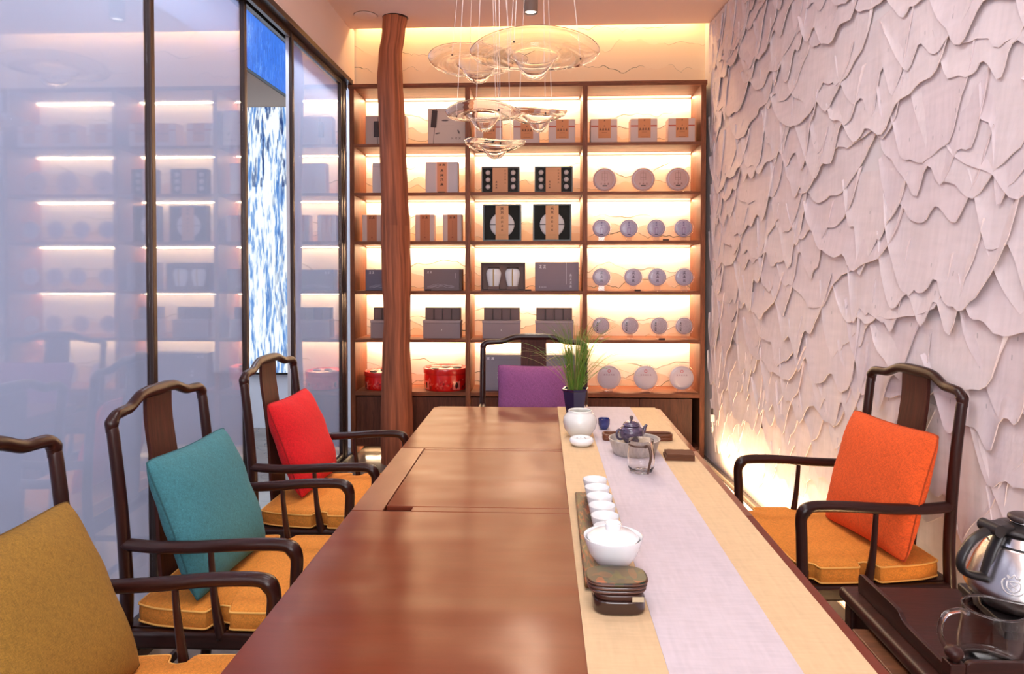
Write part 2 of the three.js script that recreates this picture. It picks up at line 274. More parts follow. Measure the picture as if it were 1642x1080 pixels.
// ------------------------------------------------------------------ glass front on the left and the corridor behind it
{
  const film = plain([0.86, 0.88, 0.95], 0.80, { transmission: 1, ior: 1.2 });
  const pane = plain([0.98, 0.985, 1.0], 0.035, { transmission: 1, ior: 1.65 });
  const track = struct('trim_3', [bx(0.05, 0.035, 6.95, -1.515, 2.955, -1.88), bx(0.022, 0.05, 6.95, -1.548, 2.925, -1.88), bx(0.022, 0.05, 6.95, -1.595, 2.925, -1.88), bx(0.12, 0.02, 6.95, -1.565, 2.965, -1.88)], M.bronze);
  struct('trim_4', [bx(0.11, 0.018, 6.95, -1.565, 0.009, -1.88), bx(0.02, 0.03, 6.95, -1.515, 0.015, -1.88)], M.bronze);
  function panel(n, z0, z1, x, light) {
    const g = new THREE.Group(); g.name = 'window_' + n; g.userData.kind = 'structure'; scene.add(g); g.position.set(x, 0, (z0 + z1) / 2);
    const d = z1 - z0, y0 = 0.02, y1 = 2.93, h = y1 - y0, m = (y0 + y1) / 2;
    for (const s of [-1, 1]) { const st = part(g, 'stile', rbx(0.040, h, 0.030, 0.004, 0, m, s * (d / 2 - 0.015)), M.bronze); part(st, 'edge_strip', bx(0.012, h, 0.006, -0.0145, m, s * (d / 2 - 0.033)), M.silver); if (n === 4 && s > 0) part(st, 'edge_strip', bx(0.020, h, 0.004, -0.010, m, d / 2 + 0.002), M.silver); }
    part(g, 'rail', rbx(0.036, 0.045, d - 0.06, 0.004, 0, y0 + 0.0225, 0), M.bronze); part(g, 'rail', rbx(0.036, 0.03, d - 0.06, 0.004, 0, y1 - 0.015, 0), M.bronze);
    part(g, 'glass_pane', bx(0.002, h - 0.08, d - 0.062, 0.006, m, 0), pane);
    part(g, 'frosted_film', bx(0.001, h - 0.08, d - 0.064, -0.006, m, 0), film);
  }
  panel(1, -0.60, 1.55, -1.55, 0); panel(2, -2.655, -0.62, -1.55); panel(3, -3.615, -2.64, -1.598); panel(4, -5.20, -4.15, -1.55);
  // fixed post and narrow light at the corner with the shelf
  struct('trim_5', rbx(0.05, 2.93, 0.05, 0.004, -1.55, 1.465, -5.235), M.bronze);
  struct('trim_6', rbx(0.03, 2.93, 0.06, 0.004, -1.555, 1.465, -5.32), M.silver);
  // video water: a wall screen at the end and a header screen along the beam
  const water = dataTexture(512, 640, (u, v) => {   // white water falling past blue and dark rock
    const w = fbm(u * 5, v * 3, 201, 3), a = fbm(u * 84 + w * 8, v * 17 + w * 2, 203, 4), b = fbm(u * 60 + w * 6, v * 11 + w, 207, 4), c = fbm(u * 120, v * 30, 209, 3);
    const white = sstep(0.36, 0.58, a * 0.62 + c * 0.38 + 0.34 * (fbm(u * 22, v * 4.5, 213, 3) - 0.42)), blue = sstep(0.46, 0.60, b), rock = sstep(0.60, 0.70, fbm(u * 60 + 9, v * 14, 211, 4)) * sstep(0.2, 0.9, u + (v > 0.7 ? 0.4 : 0));
    const k = clamp(white + 0.25 * (1 - blue), 0, 1);
    return [lerp(0.36, 0.95, k) * (1 - 0.7 * rock), lerp(0.55, 0.98, k) * (1 - 0.62 * rock), lerp(0.82, 1.0, k) * (1 - 0.45 * rock)];
  });
  const header = canvasTexture(1024, 256, (x, w, h) => {
    x.fillStyle = '#2c62c0'; x.fillRect(0, 0, w, h); const r = rng(9);
    for (let i = 0; i < 900; i++) { const px = r() * w, py = r() * h, l = 14 + r() * 70, t = r(); x.strokeStyle = t < 0.55 ? 'rgba(20,52,140,0.4)' : t < 0.9 ? 'rgba(90,150,235,0.35)' : 'rgba(190,220,255,0.4)'; x.lineWidth = 1 + r() * 3; x.beginPath(); x.moveTo(px, py); x.quadraticCurveTo(px + (r() - 0.5) * 20, py + l / 2, px + (r() - 0.5) * 24, py + l); x.stroke(); }
  });
  const lit = (map, k) => new THREE.MeshStandardMaterial({ color: 0x000000, emissive: 0xffffff, emissiveMap: map, emissiveIntensity: k, roughness: 0.4 });
  const s = thing('video_screen', 'tall screen showing a white and blue waterfall, seen through the gap between glass panels', 'screen', [-2.40, 1.76, -6.25]);
  part(s, 'casing', rbx(1.40, 2.50, 0.05, 0.01, 0, 0, -0.02), M.dark);
  const d = new THREE.PlaneGeometry(1.37, 2.46); d.translate(0, 0, 0.0065); part(s, 'display', d, lit(water, 1.1));
  areaLight('screen_light', [0.66, 0.8, 1.0], 0.5, 1.34, 2.4, [-2.40, 1.76, -6.232], [0, 0, 1]);
  const b = thing('header_screen', 'long blue water video screen along the corridor beam above the glass panels', 'screen', [-2.185, 3.195, -2.3]);
  part(b, 'casing', bx(0.03, 0.43, 7.8, -0.018, 0, 0), M.dark);
  const f = new THREE.PlaneGeometry(7.8, 0.425); { const u = f.attributes.uv; for (let i = 0; i < u.count; i++) u.setX(i, u.getX(i) * 5); } f.rotateY(Math.PI / 2); f.translate(-0.0015, 0, 0); part(b, 'display', f, lit(header, 1.5));
  // unseen corridor ceiling panels, placed to light the frosted glass from behind
  for (const z of [-4.6, -2.2, 0.2]) {
    const l = thing('unseen_corridor_light', 'unseen white ceiling panel lighting the corridor ' + (z < -4 ? 'nearest the waterfall screen' : z < -1 ? 'behind the middle glass panels' : 'beside the camera'), 'light', [-1.90, 3.435, z]);
    part(l, 'housing', rbx(0.34, 0.04, 1.5, 0.005, 0, 0, 0), M.silver); part(l, 'diffuser', bx(0.30, 0.006, 1.44, 0, -0.0235, 0), glow(COOL, 1.0));
    areaLight('unseen_corridor_light', COOL, POWER.corridor * 3, 1.44, 0.3, [-1.90, 3.408, z], [-0.25, -1, 0], [0, 0, 1]);
  }
}

// ------------------------------------------------------------------ ceiling fittings
{
  const places = [[-0.05, -1.1, 'above the near end of the table'], [-0.05, -2.6, 'above the middle of the table'], [-0.05, 0.7, 'above the camera']];
  for (const [x, z, where] of places) {  // unseen panels, out of view, placed to light the table and walls
    const l = thing('unseen_ceiling_light', 'unseen ceiling panel lighting the room from ' + where, 'light', [x, CEIL, z]);
    part(l, 'frame', bx(1.24, 0.012, 0.64, 0, -0.006, 0), M.silver); part(l, 'diffuser', bx(1.18, 0.006, 0.58, 0, -0.0145, 0), glow(DAY, 1.2));
    areaLight('unseen_ceiling_light', DAY, POWER.ceiling, 1.18, 0.58, [x, CEIL - 0.02, z], [0, -1, 0]);
  }
  const s = thing('spotlight', 'small grey cylinder spotlight on the ceiling behind the glass pendants', 'light', [-0.079, CEIL, -4.75]);
  part(s, 'canister', lathe([[0, 0], [0.048, 0], [0.050, -0.004], [0.050, -0.148], [0.047, -0.150], [0.043, -0.150], [0.043, -0.136], [0, -0.136]], 32), plain([0.30, 0.25, 0.22], 0.4, { metalness: 0.4 }));
  part(s, 'lens', lathe([[0, -0.139], [0.041, -0.139], [0.041, -0.137], [0, -0.137]], 24), glow([1, 0.92, 0.8], 2.2));
  const sp = new THREE.SpotLight(new THREE.Color().setRGB(1, 0.88, 0.72), POWER.spot, 0, 0.7, 0.6, 2); sp.name = 'spotlight'; sp.position.set(-0.079, CEIL - 0.16, -4.75); sp.target.position.set(0.0, 0.7, -3.6); sp.shadow.radius = 2; scene.add(sp, sp.target);
  single('ceiling_speaker', 'round flush speaker cover on the ceiling beside the log column', 'speaker', lathe([[0, -0.012], [0.06, -0.012], [0.082, -0.008], [0.090, 0], [0, 0]], 32), M.ceiling, [-1.33, CEIL, -5.14]);
}

// ------------------------------------------------------------------ the long tea table
const TOP = 0.75;
{
  const t = thing('tea_table', 'long glossy reddish-brown wooden tea table in the middle of the room', 'table', [0.024, 0, 0]);
  const th = 0.045, yc = TOP - th / 2, x0 = -0.594, x1 = 0.594, zf = -3.60, zn = -0.62, i0 = -2.74, i1 = -2.005, rx = -0.50, G = 0.0025;
  const board = (name, a, b, c, d, y = yc, h = th, rot = false) => part(t, name, rbx(b - a, h, d - c, 0.003, (a + b) / 2, y, (c + d) / 2, rot), M.table);
  // far board has clipped corners
  const far = new THREE.Shape(); const cc = 0.028; far.moveTo(x0, -i0); far.lineTo(x0, -zf - cc); far.lineTo(x0 + cc, -zf); far.lineTo(x1 - cc, -zf); far.lineTo(x1, -zf - cc); far.lineTo(x1, -i0); far.closePath();
  const fg = extrude(far, th - 0.006, 0.003); fg.rotateX(-Math.PI / 2); fg.translate(0, TOP - th + 0.003, 0); part(t, 'far_board', metricUV(fg), M.table);
  board('near_board', x0, x1, i1, zn); board('side_board', x0, rx, i0 + G, i1 - G, yc, th, true); board('side_board', 0.50, x1, i0 + G, i1 - G, yc, th, true);
  board('inset_panel', rx + G, 0.50 - G, i0 + 0.03, i1 - 0.045, yc - 0.0008);
  board('inset_border', rx + G, 0.50 - G, i0 + G, i0 + 0.0275, yc - 0.0004);
  board('inset_border', rx + 0.085, 0.50 - G, i1 - 0.0425, i1 - G, yc - 0.0004);
  part(t, 'finger_slot', [bx(0.082, 0.012, 0.042, rx + 0.043, TOP - 0.020, i1 - 0.023)], M.dark);
  part(t, 'underframe', rbx(1.10, 0.03, 2.90, 0.004, 0, TOP - th - 0.015, -2.11), M.tableDark);
  for (const s of [-1, 1]) part(t, 'apron', rbx(0.03, 0.10, 2.82, 0.004, s * 0.52, TOP - th - 0.08, -2.11, true), M.table);
  part(t, 'apron', rbx(1.02, 0.10, 0.03, 0.004, 0, TOP - th - 0.08, -3.52), M.table); part(t, 'apron', rbx(1.02, 0.10, 0.03, 0.004, 0, TOP - th - 0.08, -0.70), M.table);
  for (const z of [-3.40, -0.85]) for (const s of [-1, 1]) part(t, 'leg', rbx(0.10, TOP - th - 0.03, 0.10, 0.012, s * 0.44, (TOP - th - 0.03) / 2, z), M.table);
  for (const z of [-3.40, -0.85]) part(t, 'stretcher', rbx(0.78, 0.05, 0.05, 0.006, 0, 0.16, z), M.table);
}
const RUN = TOP + 0.0022;
{
  const linen = dataTexture(256, 256, (u, v, x, y) => { const k = 0.93 + 0.05 * (fbm(u * 40, v * 6, 81, 3, 40, 6) - 0.5) + 0.05 * (fbm(u * 8, v * 60, 83, 3, 8, 60) - 0.5) + ((x + y) & 1 ? 0.015 : -0.015); return [k, k, k]; }, true, [3.5, 3.5]);
  const beige = plain([0.78, 0.545, 0.31], 0.9, { map: linen, bumpMap: weave, bumpScale: 0.0004 }), lilac = plain([0.69, 0.595, 0.63], 0.9, { map: linen, bumpMap: weave, bumpScale: 0.0004 });
  function cloth(w, x, y, th) { const pts = []; const g = []; const len = 2.86, z0 = -3.603; g.push(rbx(w, th, len, th * 0.45, x, y - th / 2 + 0, z0 + len / 2 + 0.0)); g.push(rbx(w, 0.03, th, th * 0.45, x, y - 0.015, z0 - 0.0025)); return merge(g); }
  const r = single('table_runner', 'beige linen runner along the right side of the tea table', 'runner', cloth(0.512, 0.338, RUN, 0.002), beige);
  part(r, 'centre_band', cloth(0.238, 0.344, RUN + 0.0014, 0.0014), lilac, 'pale lilac centre strip');
}
const CLOTH = RUN + 0.0014;

// ------------------------------------------------------------------ chairs with seat cushions and pillows
function makeChair(label, wb = 0.55, wf = 0.58) {
  const D = 0.52, HA = 0.663, HT = 1.04, HS = 0.41, c = thing('armchair', label, 'chair', [0, 0, 0], 0, 'rosewood armchairs around the tea table');
  for (const s of [-1, 1]) {
    const b = wb / 2 * s, f = wf / 2 * s;
    part(c, 'back_post', sweep(smoothPath([[0.0, HS - 0.03, b], [0.006, 0.52, b], [0.0, HA, b], [-0.012, 0.82, b], [-0.028, 0.97, b], [-0.033, 1.005, b]], 26), (t) => 0.0195 - 0.003 * t, 12), M.rosewood);
    part(c, 'rear_leg', sweep(smoothPath([[0.0, HS - 0.02, b], [-0.008, 0.2, b], [-0.03, 0.0, b]], 10), (t) => 0.021 - 0.002 * t, 12), M.rosewood);
    const arm = smoothPath([[0.0, HA - 0.004, b], [0.10, HA - 0.010, lerp(b, f, 0.35)], [0.22, HA - 0.006, lerp(b, f, 0.7)], [0.36, HA + 0.004, f], [D - 0.055, HA + 0.006, f], [D - 0.018, HA - 0.002, f], [D, HA - 0.032, f], [D - 0.002, HA - 0.10, f], [D - 0.006, HS + 0.03, f]], 60, 0.4);
    part(c, 'arm', sweep(arm, (t) => 0.0185 + 0.003 * Math.exp(-Math.pow((t - 0.66) / 0.06, 2)), 12), M.rosewood);
    part(c, 'front_leg', sweep(smoothPath([[D - 0.006, HS + 0.05, f], [D - 0.01, 0.2, f], [D - 0.012, 0, f]], 8), 0.019, 12), M.rosewood);
    part(c, 'spindle', sweep(smoothPath([[0.265, HA - 0.01, lerp(b, f, 0.85)], [0.268, 0.60, lerp(b, f, 0.86)], [0.275, 0.52, f * 1.0], [0.285, 0.45, f], [0.295, HS - 0.02, f * 0.99]], 20), (t) => 0.0085 + 0.0095 * t * t, 10), M.rosewood);
    part(c, 'side_rail', rbx(D - 0.02, 0.052, 0.034, 0.012, D / 2, HS - 0.026, f * 0.985), M.rosewood);
    part(c, 'side_stretcher', rbx(D - 0.02, 0.03, 0.022, 0.006, D / 2 - 0.02, 0.13, f * 0.97), M.rosewood);
  }
  const h = wb / 2, crest = smoothPath([[-0.033, 0.99, -h], [-0.034, 1.018, -h + 0.002], [-0.034, HT - 0.004, -h + 0.022], [-0.036, HT, -h + 0.06], [-0.040, HT + 0.003, -h * 0.62], [-0.046, HT + 0.026, -h * 0.40], [-0.050, HT + 0.031, -h * 0.22], [-0.051, HT + 0.031, 0], [-0.050, HT + 0.031, h * 0.22], [-0.046, HT + 0.026, h * 0.40], [-0.040, HT + 0.003, h * 0.62], [-0.036, HT, h - 0.06], [-0.034, HT - 0.004, h - 0.022], [-0.034, 1.018, h - 0.002], [-0.033, 0.99, h]], 90, 0.4);
  part(c, 'crest_rail', sweep(crest, (t) => 0.0165 + 0.0045 * Math.exp(-Math.pow((t - 0.5) / 0.12, 2)) + 0.003 * (Math.exp(-Math.pow((t - 0.07) / 0.03, 2)) + Math.exp(-Math.pow((t - 0.93) / 0.03, 2))), 12), M.rosewood);
  { // curved splat
    const pos = smoothPath([[-0.048, HT + 0.025, 0], [-0.045, 0.97, 0], [-0.025, 0.82, 0], [-0.012, 0.66, 0], [-0.006, 0.52, 0], [0.004, HS - 0.01, 0]], 24), list = [], w = 0.077, th = 0.006;
    const P = [], I = [], N = pos.length;
    for (let i = 0; i < N; i++) for (const [dz, dx] of [[-w, th], [w, th], [w, -th], [-w, -th]]) P.push(pos[i].x + dx, pos[i].y, dz);
    for (let i = 0; i < N - 1; i++) for (let k = 0; k < 4; k++) { const a = i * 4 + k, b = i * 4 + (k + 1) % 4, d = a + 4, e = b + 4; I.push(a, d, b, b, d, e); }
    const g = new THREE.BufferGeometry(); g.setAttribute('position', new THREE.Float32BufferAttribute(P, 3)); g.setIndex(I);
    part(c, 'back_splat', toCreasedNormals(metricUV(g, true), 0.6), M.splat);
  }
  part(c, 'front_rail', rbx(0.034, 0.052, wf - 0.02, 0.012, D - 0.012, HS - 0.026, 0, true), M.rosewood);
  part(c, 'rear_rail', rbx(0.034, 0.052, wb - 0.02, 0.012, 0.0, HS - 0.026, 0, true), M.rosewood);
  part(c, 'seat_board', rbx(D - 0.02, 0.018, wf - 0.05, 0.003, D / 2 - 0.005, HS - 0.010, 0), M.rosewood);
  part(c, 'foot_rail', rbx(0.05, 0.026, wf - 0.03, 0.008, D - 0.012, 0.09, 0, true), M.rosewood);
  part(c, 'rear_stretcher', rbx(0.022, 0.03, wb - 0.03, 0.006, -0.012, 0.16, 0, true), M.rosewood);
  return c;
}
function cushionShape(wb, wf) {
  const D = 0.505, b = wb / 2 - 0.026, f = wf / 2 + 0.002, s = new THREE.Shape(), half = [[0.022, 0], [0.022, b - 0.03], [0.030, b], [0.10, lerp(b, f, 0.6)], [0.235, f], [0.252, f - 0.004], [0.262, f - 0.034], [0.285, f - 0.042], [0.310, f - 0.034], [0.320, f - 0.004], [0.337, f], [D - 0.055, f], [D - 0.045, f - 0.03], [D - 0.02, f - 0.045], [D + 0.012, f - 0.05], [D + 0.018, 0]];
  const all = [...half, ...half.slice(1, -1).reverse().map(([u, w]) => [u, -w])];
  return all;
}
function makeCushion(label, wb, wf) {
  const pts = cushionShape(wb, wf), HS = 0.4115, th = 0.062;
  const curve = new THREE.CatmullRomCurve3(pts.map(([u, w]) => V(u, 0, w)), true, 'catmullrom', 0.25), n = 150, ring = curve.getPoints(n).slice(0, n);
  // rings from the bottom centre out, up the side, over the rounded edge and to the slightly domed top
  const cen = V(0.26, 0, 0), rows = [[0.0, 0, 0], [0.97, 0, 0], [0.992, 0.004, 0], [1.0, 0.012, 0], [1.004, th * 0.5, 0], [1.0, th - 0.012, 0], [0.992, th - 0.004, 0], [0.97, th, 0.2], [0.8, th + 0.003, 1], [0.5, th + 0.006, 1], [0.0, th + 0.007, 1]];
  const P = [], U = [], I = [];
  rows.forEach(([k, y], j) => ring.forEach((p, i) => { const inset = (1 - k), x = lerp(p.x, cen.x, inset), z = lerp(p.z, cen.z, inset); P.push(x, y, z); U.push(j > 2 && j < 6 ? i / n * 2.0 : x, j > 2 && j < 6 ? y : z); }));
  for (let j = 0; j < rows.length - 1; j++) for (let i = 0; i < n; i++) { const a = j * n + i, b = j * n + (i + 1) % n, c = a + n, d = b + n; I.push(a, b, c, b, d, c); }
  const g = new THREE.BufferGeometry(); g.setAttribute('position', new THREE.Float32BufferAttribute(P, 3)); g.setAttribute('uv', new THREE.Float32BufferAttribute(U, 2)); g.setIndex(I); 
  { const a = V(...P.slice(0, 3)); }
  g.computeVertexNormals();
  const c = single('seat_cushion', label, 'cushion', fixWinding(toCreasedNormals(g, 0.9)), M.seat, [0, HS, 0], 0, 'orange seat cushions on the armchairs');
  for (const y of [0.006, th - 0.006]) { const loop = ring.concat([ring[0]]).map((p) => V(lerp(cen.x, p.x, 1.001), y, lerp(cen.z, p.z, 1.001))); part(c, 'piping', sweep(loop, 0.0032, 6), M.piping); }
  return c;
}
function fixWinding(g) { // make the triangles of a closed shape face outwards
  const p = g.attributes.position; let vol = 0; const a = V(), b = V(), c = V();
  const n = g.index ? g.index.count : p.count, at = (i) => g.index ? g.index.getX(i) : i;
  for (let i = 0; i < n; i += 3) { a.fromBufferAttribute(p, at(i)); b.fromBufferAttribute(p, at(i + 1)); c.fromBufferAttribute(p, at(i + 2)); vol += a.dot(b.cross(c)); }
  if (vol < 0) { if (g.index) { const x = g.index; for (let i = 0; i < n; i += 3) { const t = x.getX(i); x.setX(i, x.getX(i + 2)); x.setX(i + 2, t); } } else { for (const k of Object.keys(g.attributes)) { const t = g.attributes[k], s = t.itemSize; for (let i = 0; i < n; i += 3) for (let q = 0; q < s; q++) { const v = t.array[i * s + q]; t.array[i * s + q] = t.array[(i + 2) * s + q]; t.array[(i + 2) * s + q] = v; } } } g.deleteAttribute('normal'); const gg = g.index ? g : mergeVertices(g, 1e-5); gg.computeVertexNormals(); return toCreasedNormals(gg, 0.9); }
  return g;
}
function pillowGeometry(w, h, th, seed) {
  const n = 36, P = [], U = [], I = [], rim = [];
  const at = (u, v, side) => {
    const cr = 0.045 * Math.pow(Math.abs(u * v), 7), eu = 1 - 0.06 * (1 - v * v) * Math.pow(Math.abs(u), 3) - cr, ev = 1 - 0.06 * (1 - u * u) * Math.pow(Math.abs(v), 3) - cr;
    const puff = Math.pow(Math.max(0, 1 - Math.pow(Math.abs(u), 3)), 0.55) * Math.pow(Math.max(0, 1 - Math.pow(Math.abs(v), 3)), 0.55);
    const edge = Math.max(Math.abs(u), Math.abs(v)), corner = Math.pow(Math.abs(u * v), 2);
    const wr = 0.10 * (fbm(u * 2.2 + 7, v * 2.2 + 3, seed, 3) - 0.5) + 0.05 * sstep(0.45, 0.9, edge) * Math.sin((u * 9 * (Math.abs(v) > Math.abs(u) ? 1 : 0.2) + v * 9 * (Math.abs(u) > Math.abs(v) ? 1 : 0.2)) + seed) * (1 - corner);
    return [u * w / 2 * eu, v * h / 2 * ev, side * th / 2 * puff * (1 + wr)];
  };
  for (const side of [1, -1]) for (let j = 0; j <= n; j++) for (let i = 0; i <= n; i++) { const f = (k) => Math.sin((k / n * 2 - 1) * Math.PI / 2), p = at(f(i), f(j), side); P.push(...p); U.push(p[0], p[1]); }
  const row = n + 1, off = row * row;
  for (let j = 0; j < n; j++) for (let i = 0; i < n; i++) { const a = j * row + i, b = a + 1, c = a + row, d = c + 1; I.push(a, b, c, b, d, c, off + a, off + c, off + b, off + b, off + c, off + d); }
  const g = new THREE.BufferGeometry(); g.setAttribute('position', new THREE.Float32BufferAttribute(P, 3)); g.setAttribute('uv', new THREE.Float32BufferAttribute(U, 2)); g.setIndex(I); g.computeVertexNormals();
  const loop = []; const f = (k) => Math.sin((k / n * 2 - 1) * Math.PI / 2);
  for (let i = 0; i < n; i++) loop.push(V(...at(f(i), -1, 1))); for (let i = 0; i < n; i++) loop.push(V(...at(1, f(i), 1))); for (let i = n; i > 0; i--) loop.push(V(...at(f(i), 1, 1))); for (let i = n; i >= 0; i--) loop.push(V(...at(-1, f(i), 1)));
  return [g, loop];
}
function pillow(label, rgb, size, pos, yaw, lean, roll, seed) {
  const m = fabric(rgb, 0.06, { sheen: 0.12 }), [g, loop] = pillowGeometry(size[0], size[1], size[2], seed);
  const o = single('throw_pillow', label, 'pillow', g, m, pos, 0, 'coloured square pillows on the armchairs');
  o.rotation.order = 'YXZ'; o.rotation.set(-lean, yaw, roll);
  part(o, 'seam', sweep(loop, 0.0028, 6), fabric(rgb.map((c) => c * 0.55), 0.03));
  return o;
}
{
  const side = (x, z, turn, label) => ({ x, z, turn, label });
  const first = makeChair('dark rosewood armchair with the teal pillow, second along the glass wall');
  const cush = makeCushion('orange seat cushion under the teal pillow on the second armchair by the glass', 0.55, 0.58);
  const put = (o, x, z, turn, y) => { o.position.set(x, y ?? o.position.y, z); o.rotation.y = turn; };
  const R = Math.PI;
  put(first, -1.237, -2.225, 0.015); put(cush, -1.237, -2.225, 0.015);
  const more = [[-1.192, -3.03, -0.01, 'dark rosewood armchair with the red pillow, nearest the log column', 'orange seat cushion under the red pillow'], [-1.20, -1.41, 0.04, 'dark rosewood armchair with the mustard pillow, closest to the camera', 'orange seat cushion below the mustard pillow'], [1.360, -2.625, R + 0.075, 'dark rosewood armchair with the orange pillow by the flaked white wall', 'orange seat cushion of the armchair by the flaked white wall']];
  for (const [x, z, turn, a, b] of more) { const c = copyOf(first, [x, 0, z], turn, a); const q = copyOf(cush, [x, cush.position.y, z], turn, b); if (x > 0) { c.scale.set(1, 1.02, 1); q.position.y = 0.4115 * 1.02; } }
  const head = makeChair('dark rosewood armchair with the purple pillow at the head of the table', 0.615, 0.63); put(head, -0.05, -4.10, -Math.PI / 2);
  const hc = makeCushion('orange seat cushion under the purple pillow', 0.615, 0.63); put(hc, -0.05, -4.10, -Math.PI / 2);
  pillow('teal square pillow leaning on the second armchair by the glass', [0.058, 0.24, 0.28], [0.47, 0.45, 0.15], [-1.085, 0.695, -2.185], Math.PI / 2 - 0.04, 0.36, 0.0, 3);
  pillow('bright red square pillow leaning on the armchair nearest the log column', [0.82, 0.008, 0.014], [0.45, 0.44, 0.15], [-1.10, 0.69, -3.10], Math.PI / 2 - 0.04, 0.36, 0.0, 11);
  pillow('mustard yellow square pillow on the armchair closest to the camera', [0.36, 0.185, 0.022], [0.48, 0.46, 0.16], [-1.09, 0.69, -1.40], Math.PI / 2 - 0.02, 0.42, 0.0, 17);
  pillow('bright orange square pillow leaning on the armchair by the flaked wall', [0.98, 0.125, 0.018], [0.45, 0.45, 0.15], [1.225, 0.705, -2.535], -Math.PI / 2 + 0.20, 0.28, 0.0, 23);
  pillow('purple square pillow on the armchair at the head of the table', [0.36, 0.105, 0.29], [0.49, 0.45, 0.15], [-0.02, 0.705, -3.95], 0, 0.26, 0.0, 29);
}

// ------------------------------------------------------------------ log column
{
  const bark = dataTexture(512, 512, (u, v) => { const w = fbm(u * 8, v * 3, 91, 4, 8, 3), a = fbm(u * 40 + w * 3, v * 5, 93, 4, 0, 5), c = fbm(u * 14, v * 2.5, 95, 4, 14, 0), k = 0.50 + 0.46 * a + 0.22 * (c - 0.5); return [k, k * (0.86 + 0.08 * c), k * (0.78 + 0.12 * c)]; }, true, [1, 0.55]);
  const barkBump = dataTexture(512, 512, (u, v) => { const w = fbm(u * 8, v * 3, 91, 4, 8, 3); return fbm(u * 40 + w * 3, v * 5, 93, 4, 0, 5); }, false, [1, 0.55]);
  const c = thing('log_column', 'rough brown tree trunk column standing in front of the lit shelf', 'column', [0, 0, -5.20]);
  const key = [[0.0, -1.112, 0.116], [0.35, -1.112, 0.117], [0.55, -1.115, 0.108], [0.9, -1.122, 0.095], [1.1, -1.114, 0.091], [1.45, -1.117, 0.100], [1.8, -1.122, 0.100], [2.05, -1.127, 0.094], [2.35, -1.138, 0.092], [2.7, -1.150, 0.090], [2.95, -1.160, 0.088], [3.1, -1.158, 0.080], [3.30, -1.131, 0.078], [3.40, -1.118, 0.085]];
  const N = 90, S = 48, P = [], U = [], I = [];
  const get = (y, k) => { for (let i = 0; i < key.length - 1; i++) if (y <= key[i + 1][0]) { const t = sstep(key[i][0], key[i + 1][0], y); return lerp(key[i][k], key[i + 1][k], t); } return key[key.length - 1][k]; };
  for (let j = 0; j <= N; j++) { const y = CEIL * j / N, cx = get(y, 1) , r0 = get(y, 2) * 1.09; for (let i = 0; i <= S; i++) { const a = i / S * Math.PI * 2, ii = i % S, q = ii / S, r = r0 * (1 + 0.11 * (fbm(q * 5, y * 1.4, 7, 4, 5, 0) - 0.5) + 0.10 * (fbm(q * 22, y * 2.2, 9, 3, 22, 0) - 0.5)); P.push(cx + Math.cos(a) * r, y, Math.sin(a) * Math.min(r, 0.118)); U.push(q, y); } }
  for (let j = 0; j < N; j++) for (let i = 0; i < S; i++) { const a = j * (S + 1) + i, b = a + 1, d = a + S + 1, e = d + 1; I.push(a, d, b, b, d, e); }
  const g = new THREE.BufferGeometry(); g.setAttribute('position', new THREE.Float32BufferAttribute(P, 3)); g.setAttribute('uv', new THREE.Float32BufferAttribute(U, 2)); g.setIndex(I); g.computeVertexNormals();
  part(c, 'trunk', g, plain([0.64, 0.225, 0.105], 0.75, { map: bark, bumpMap: barkBump, bumpScale: 0.005 }));
  const rim = lathe([[0.0, -0.012], [0.09, -0.012], [0.098, 0], [0, 0]], 32); part(c, 'cap_ring', moved(rim, -1.118, CEIL, 0), M.tableDark);
}
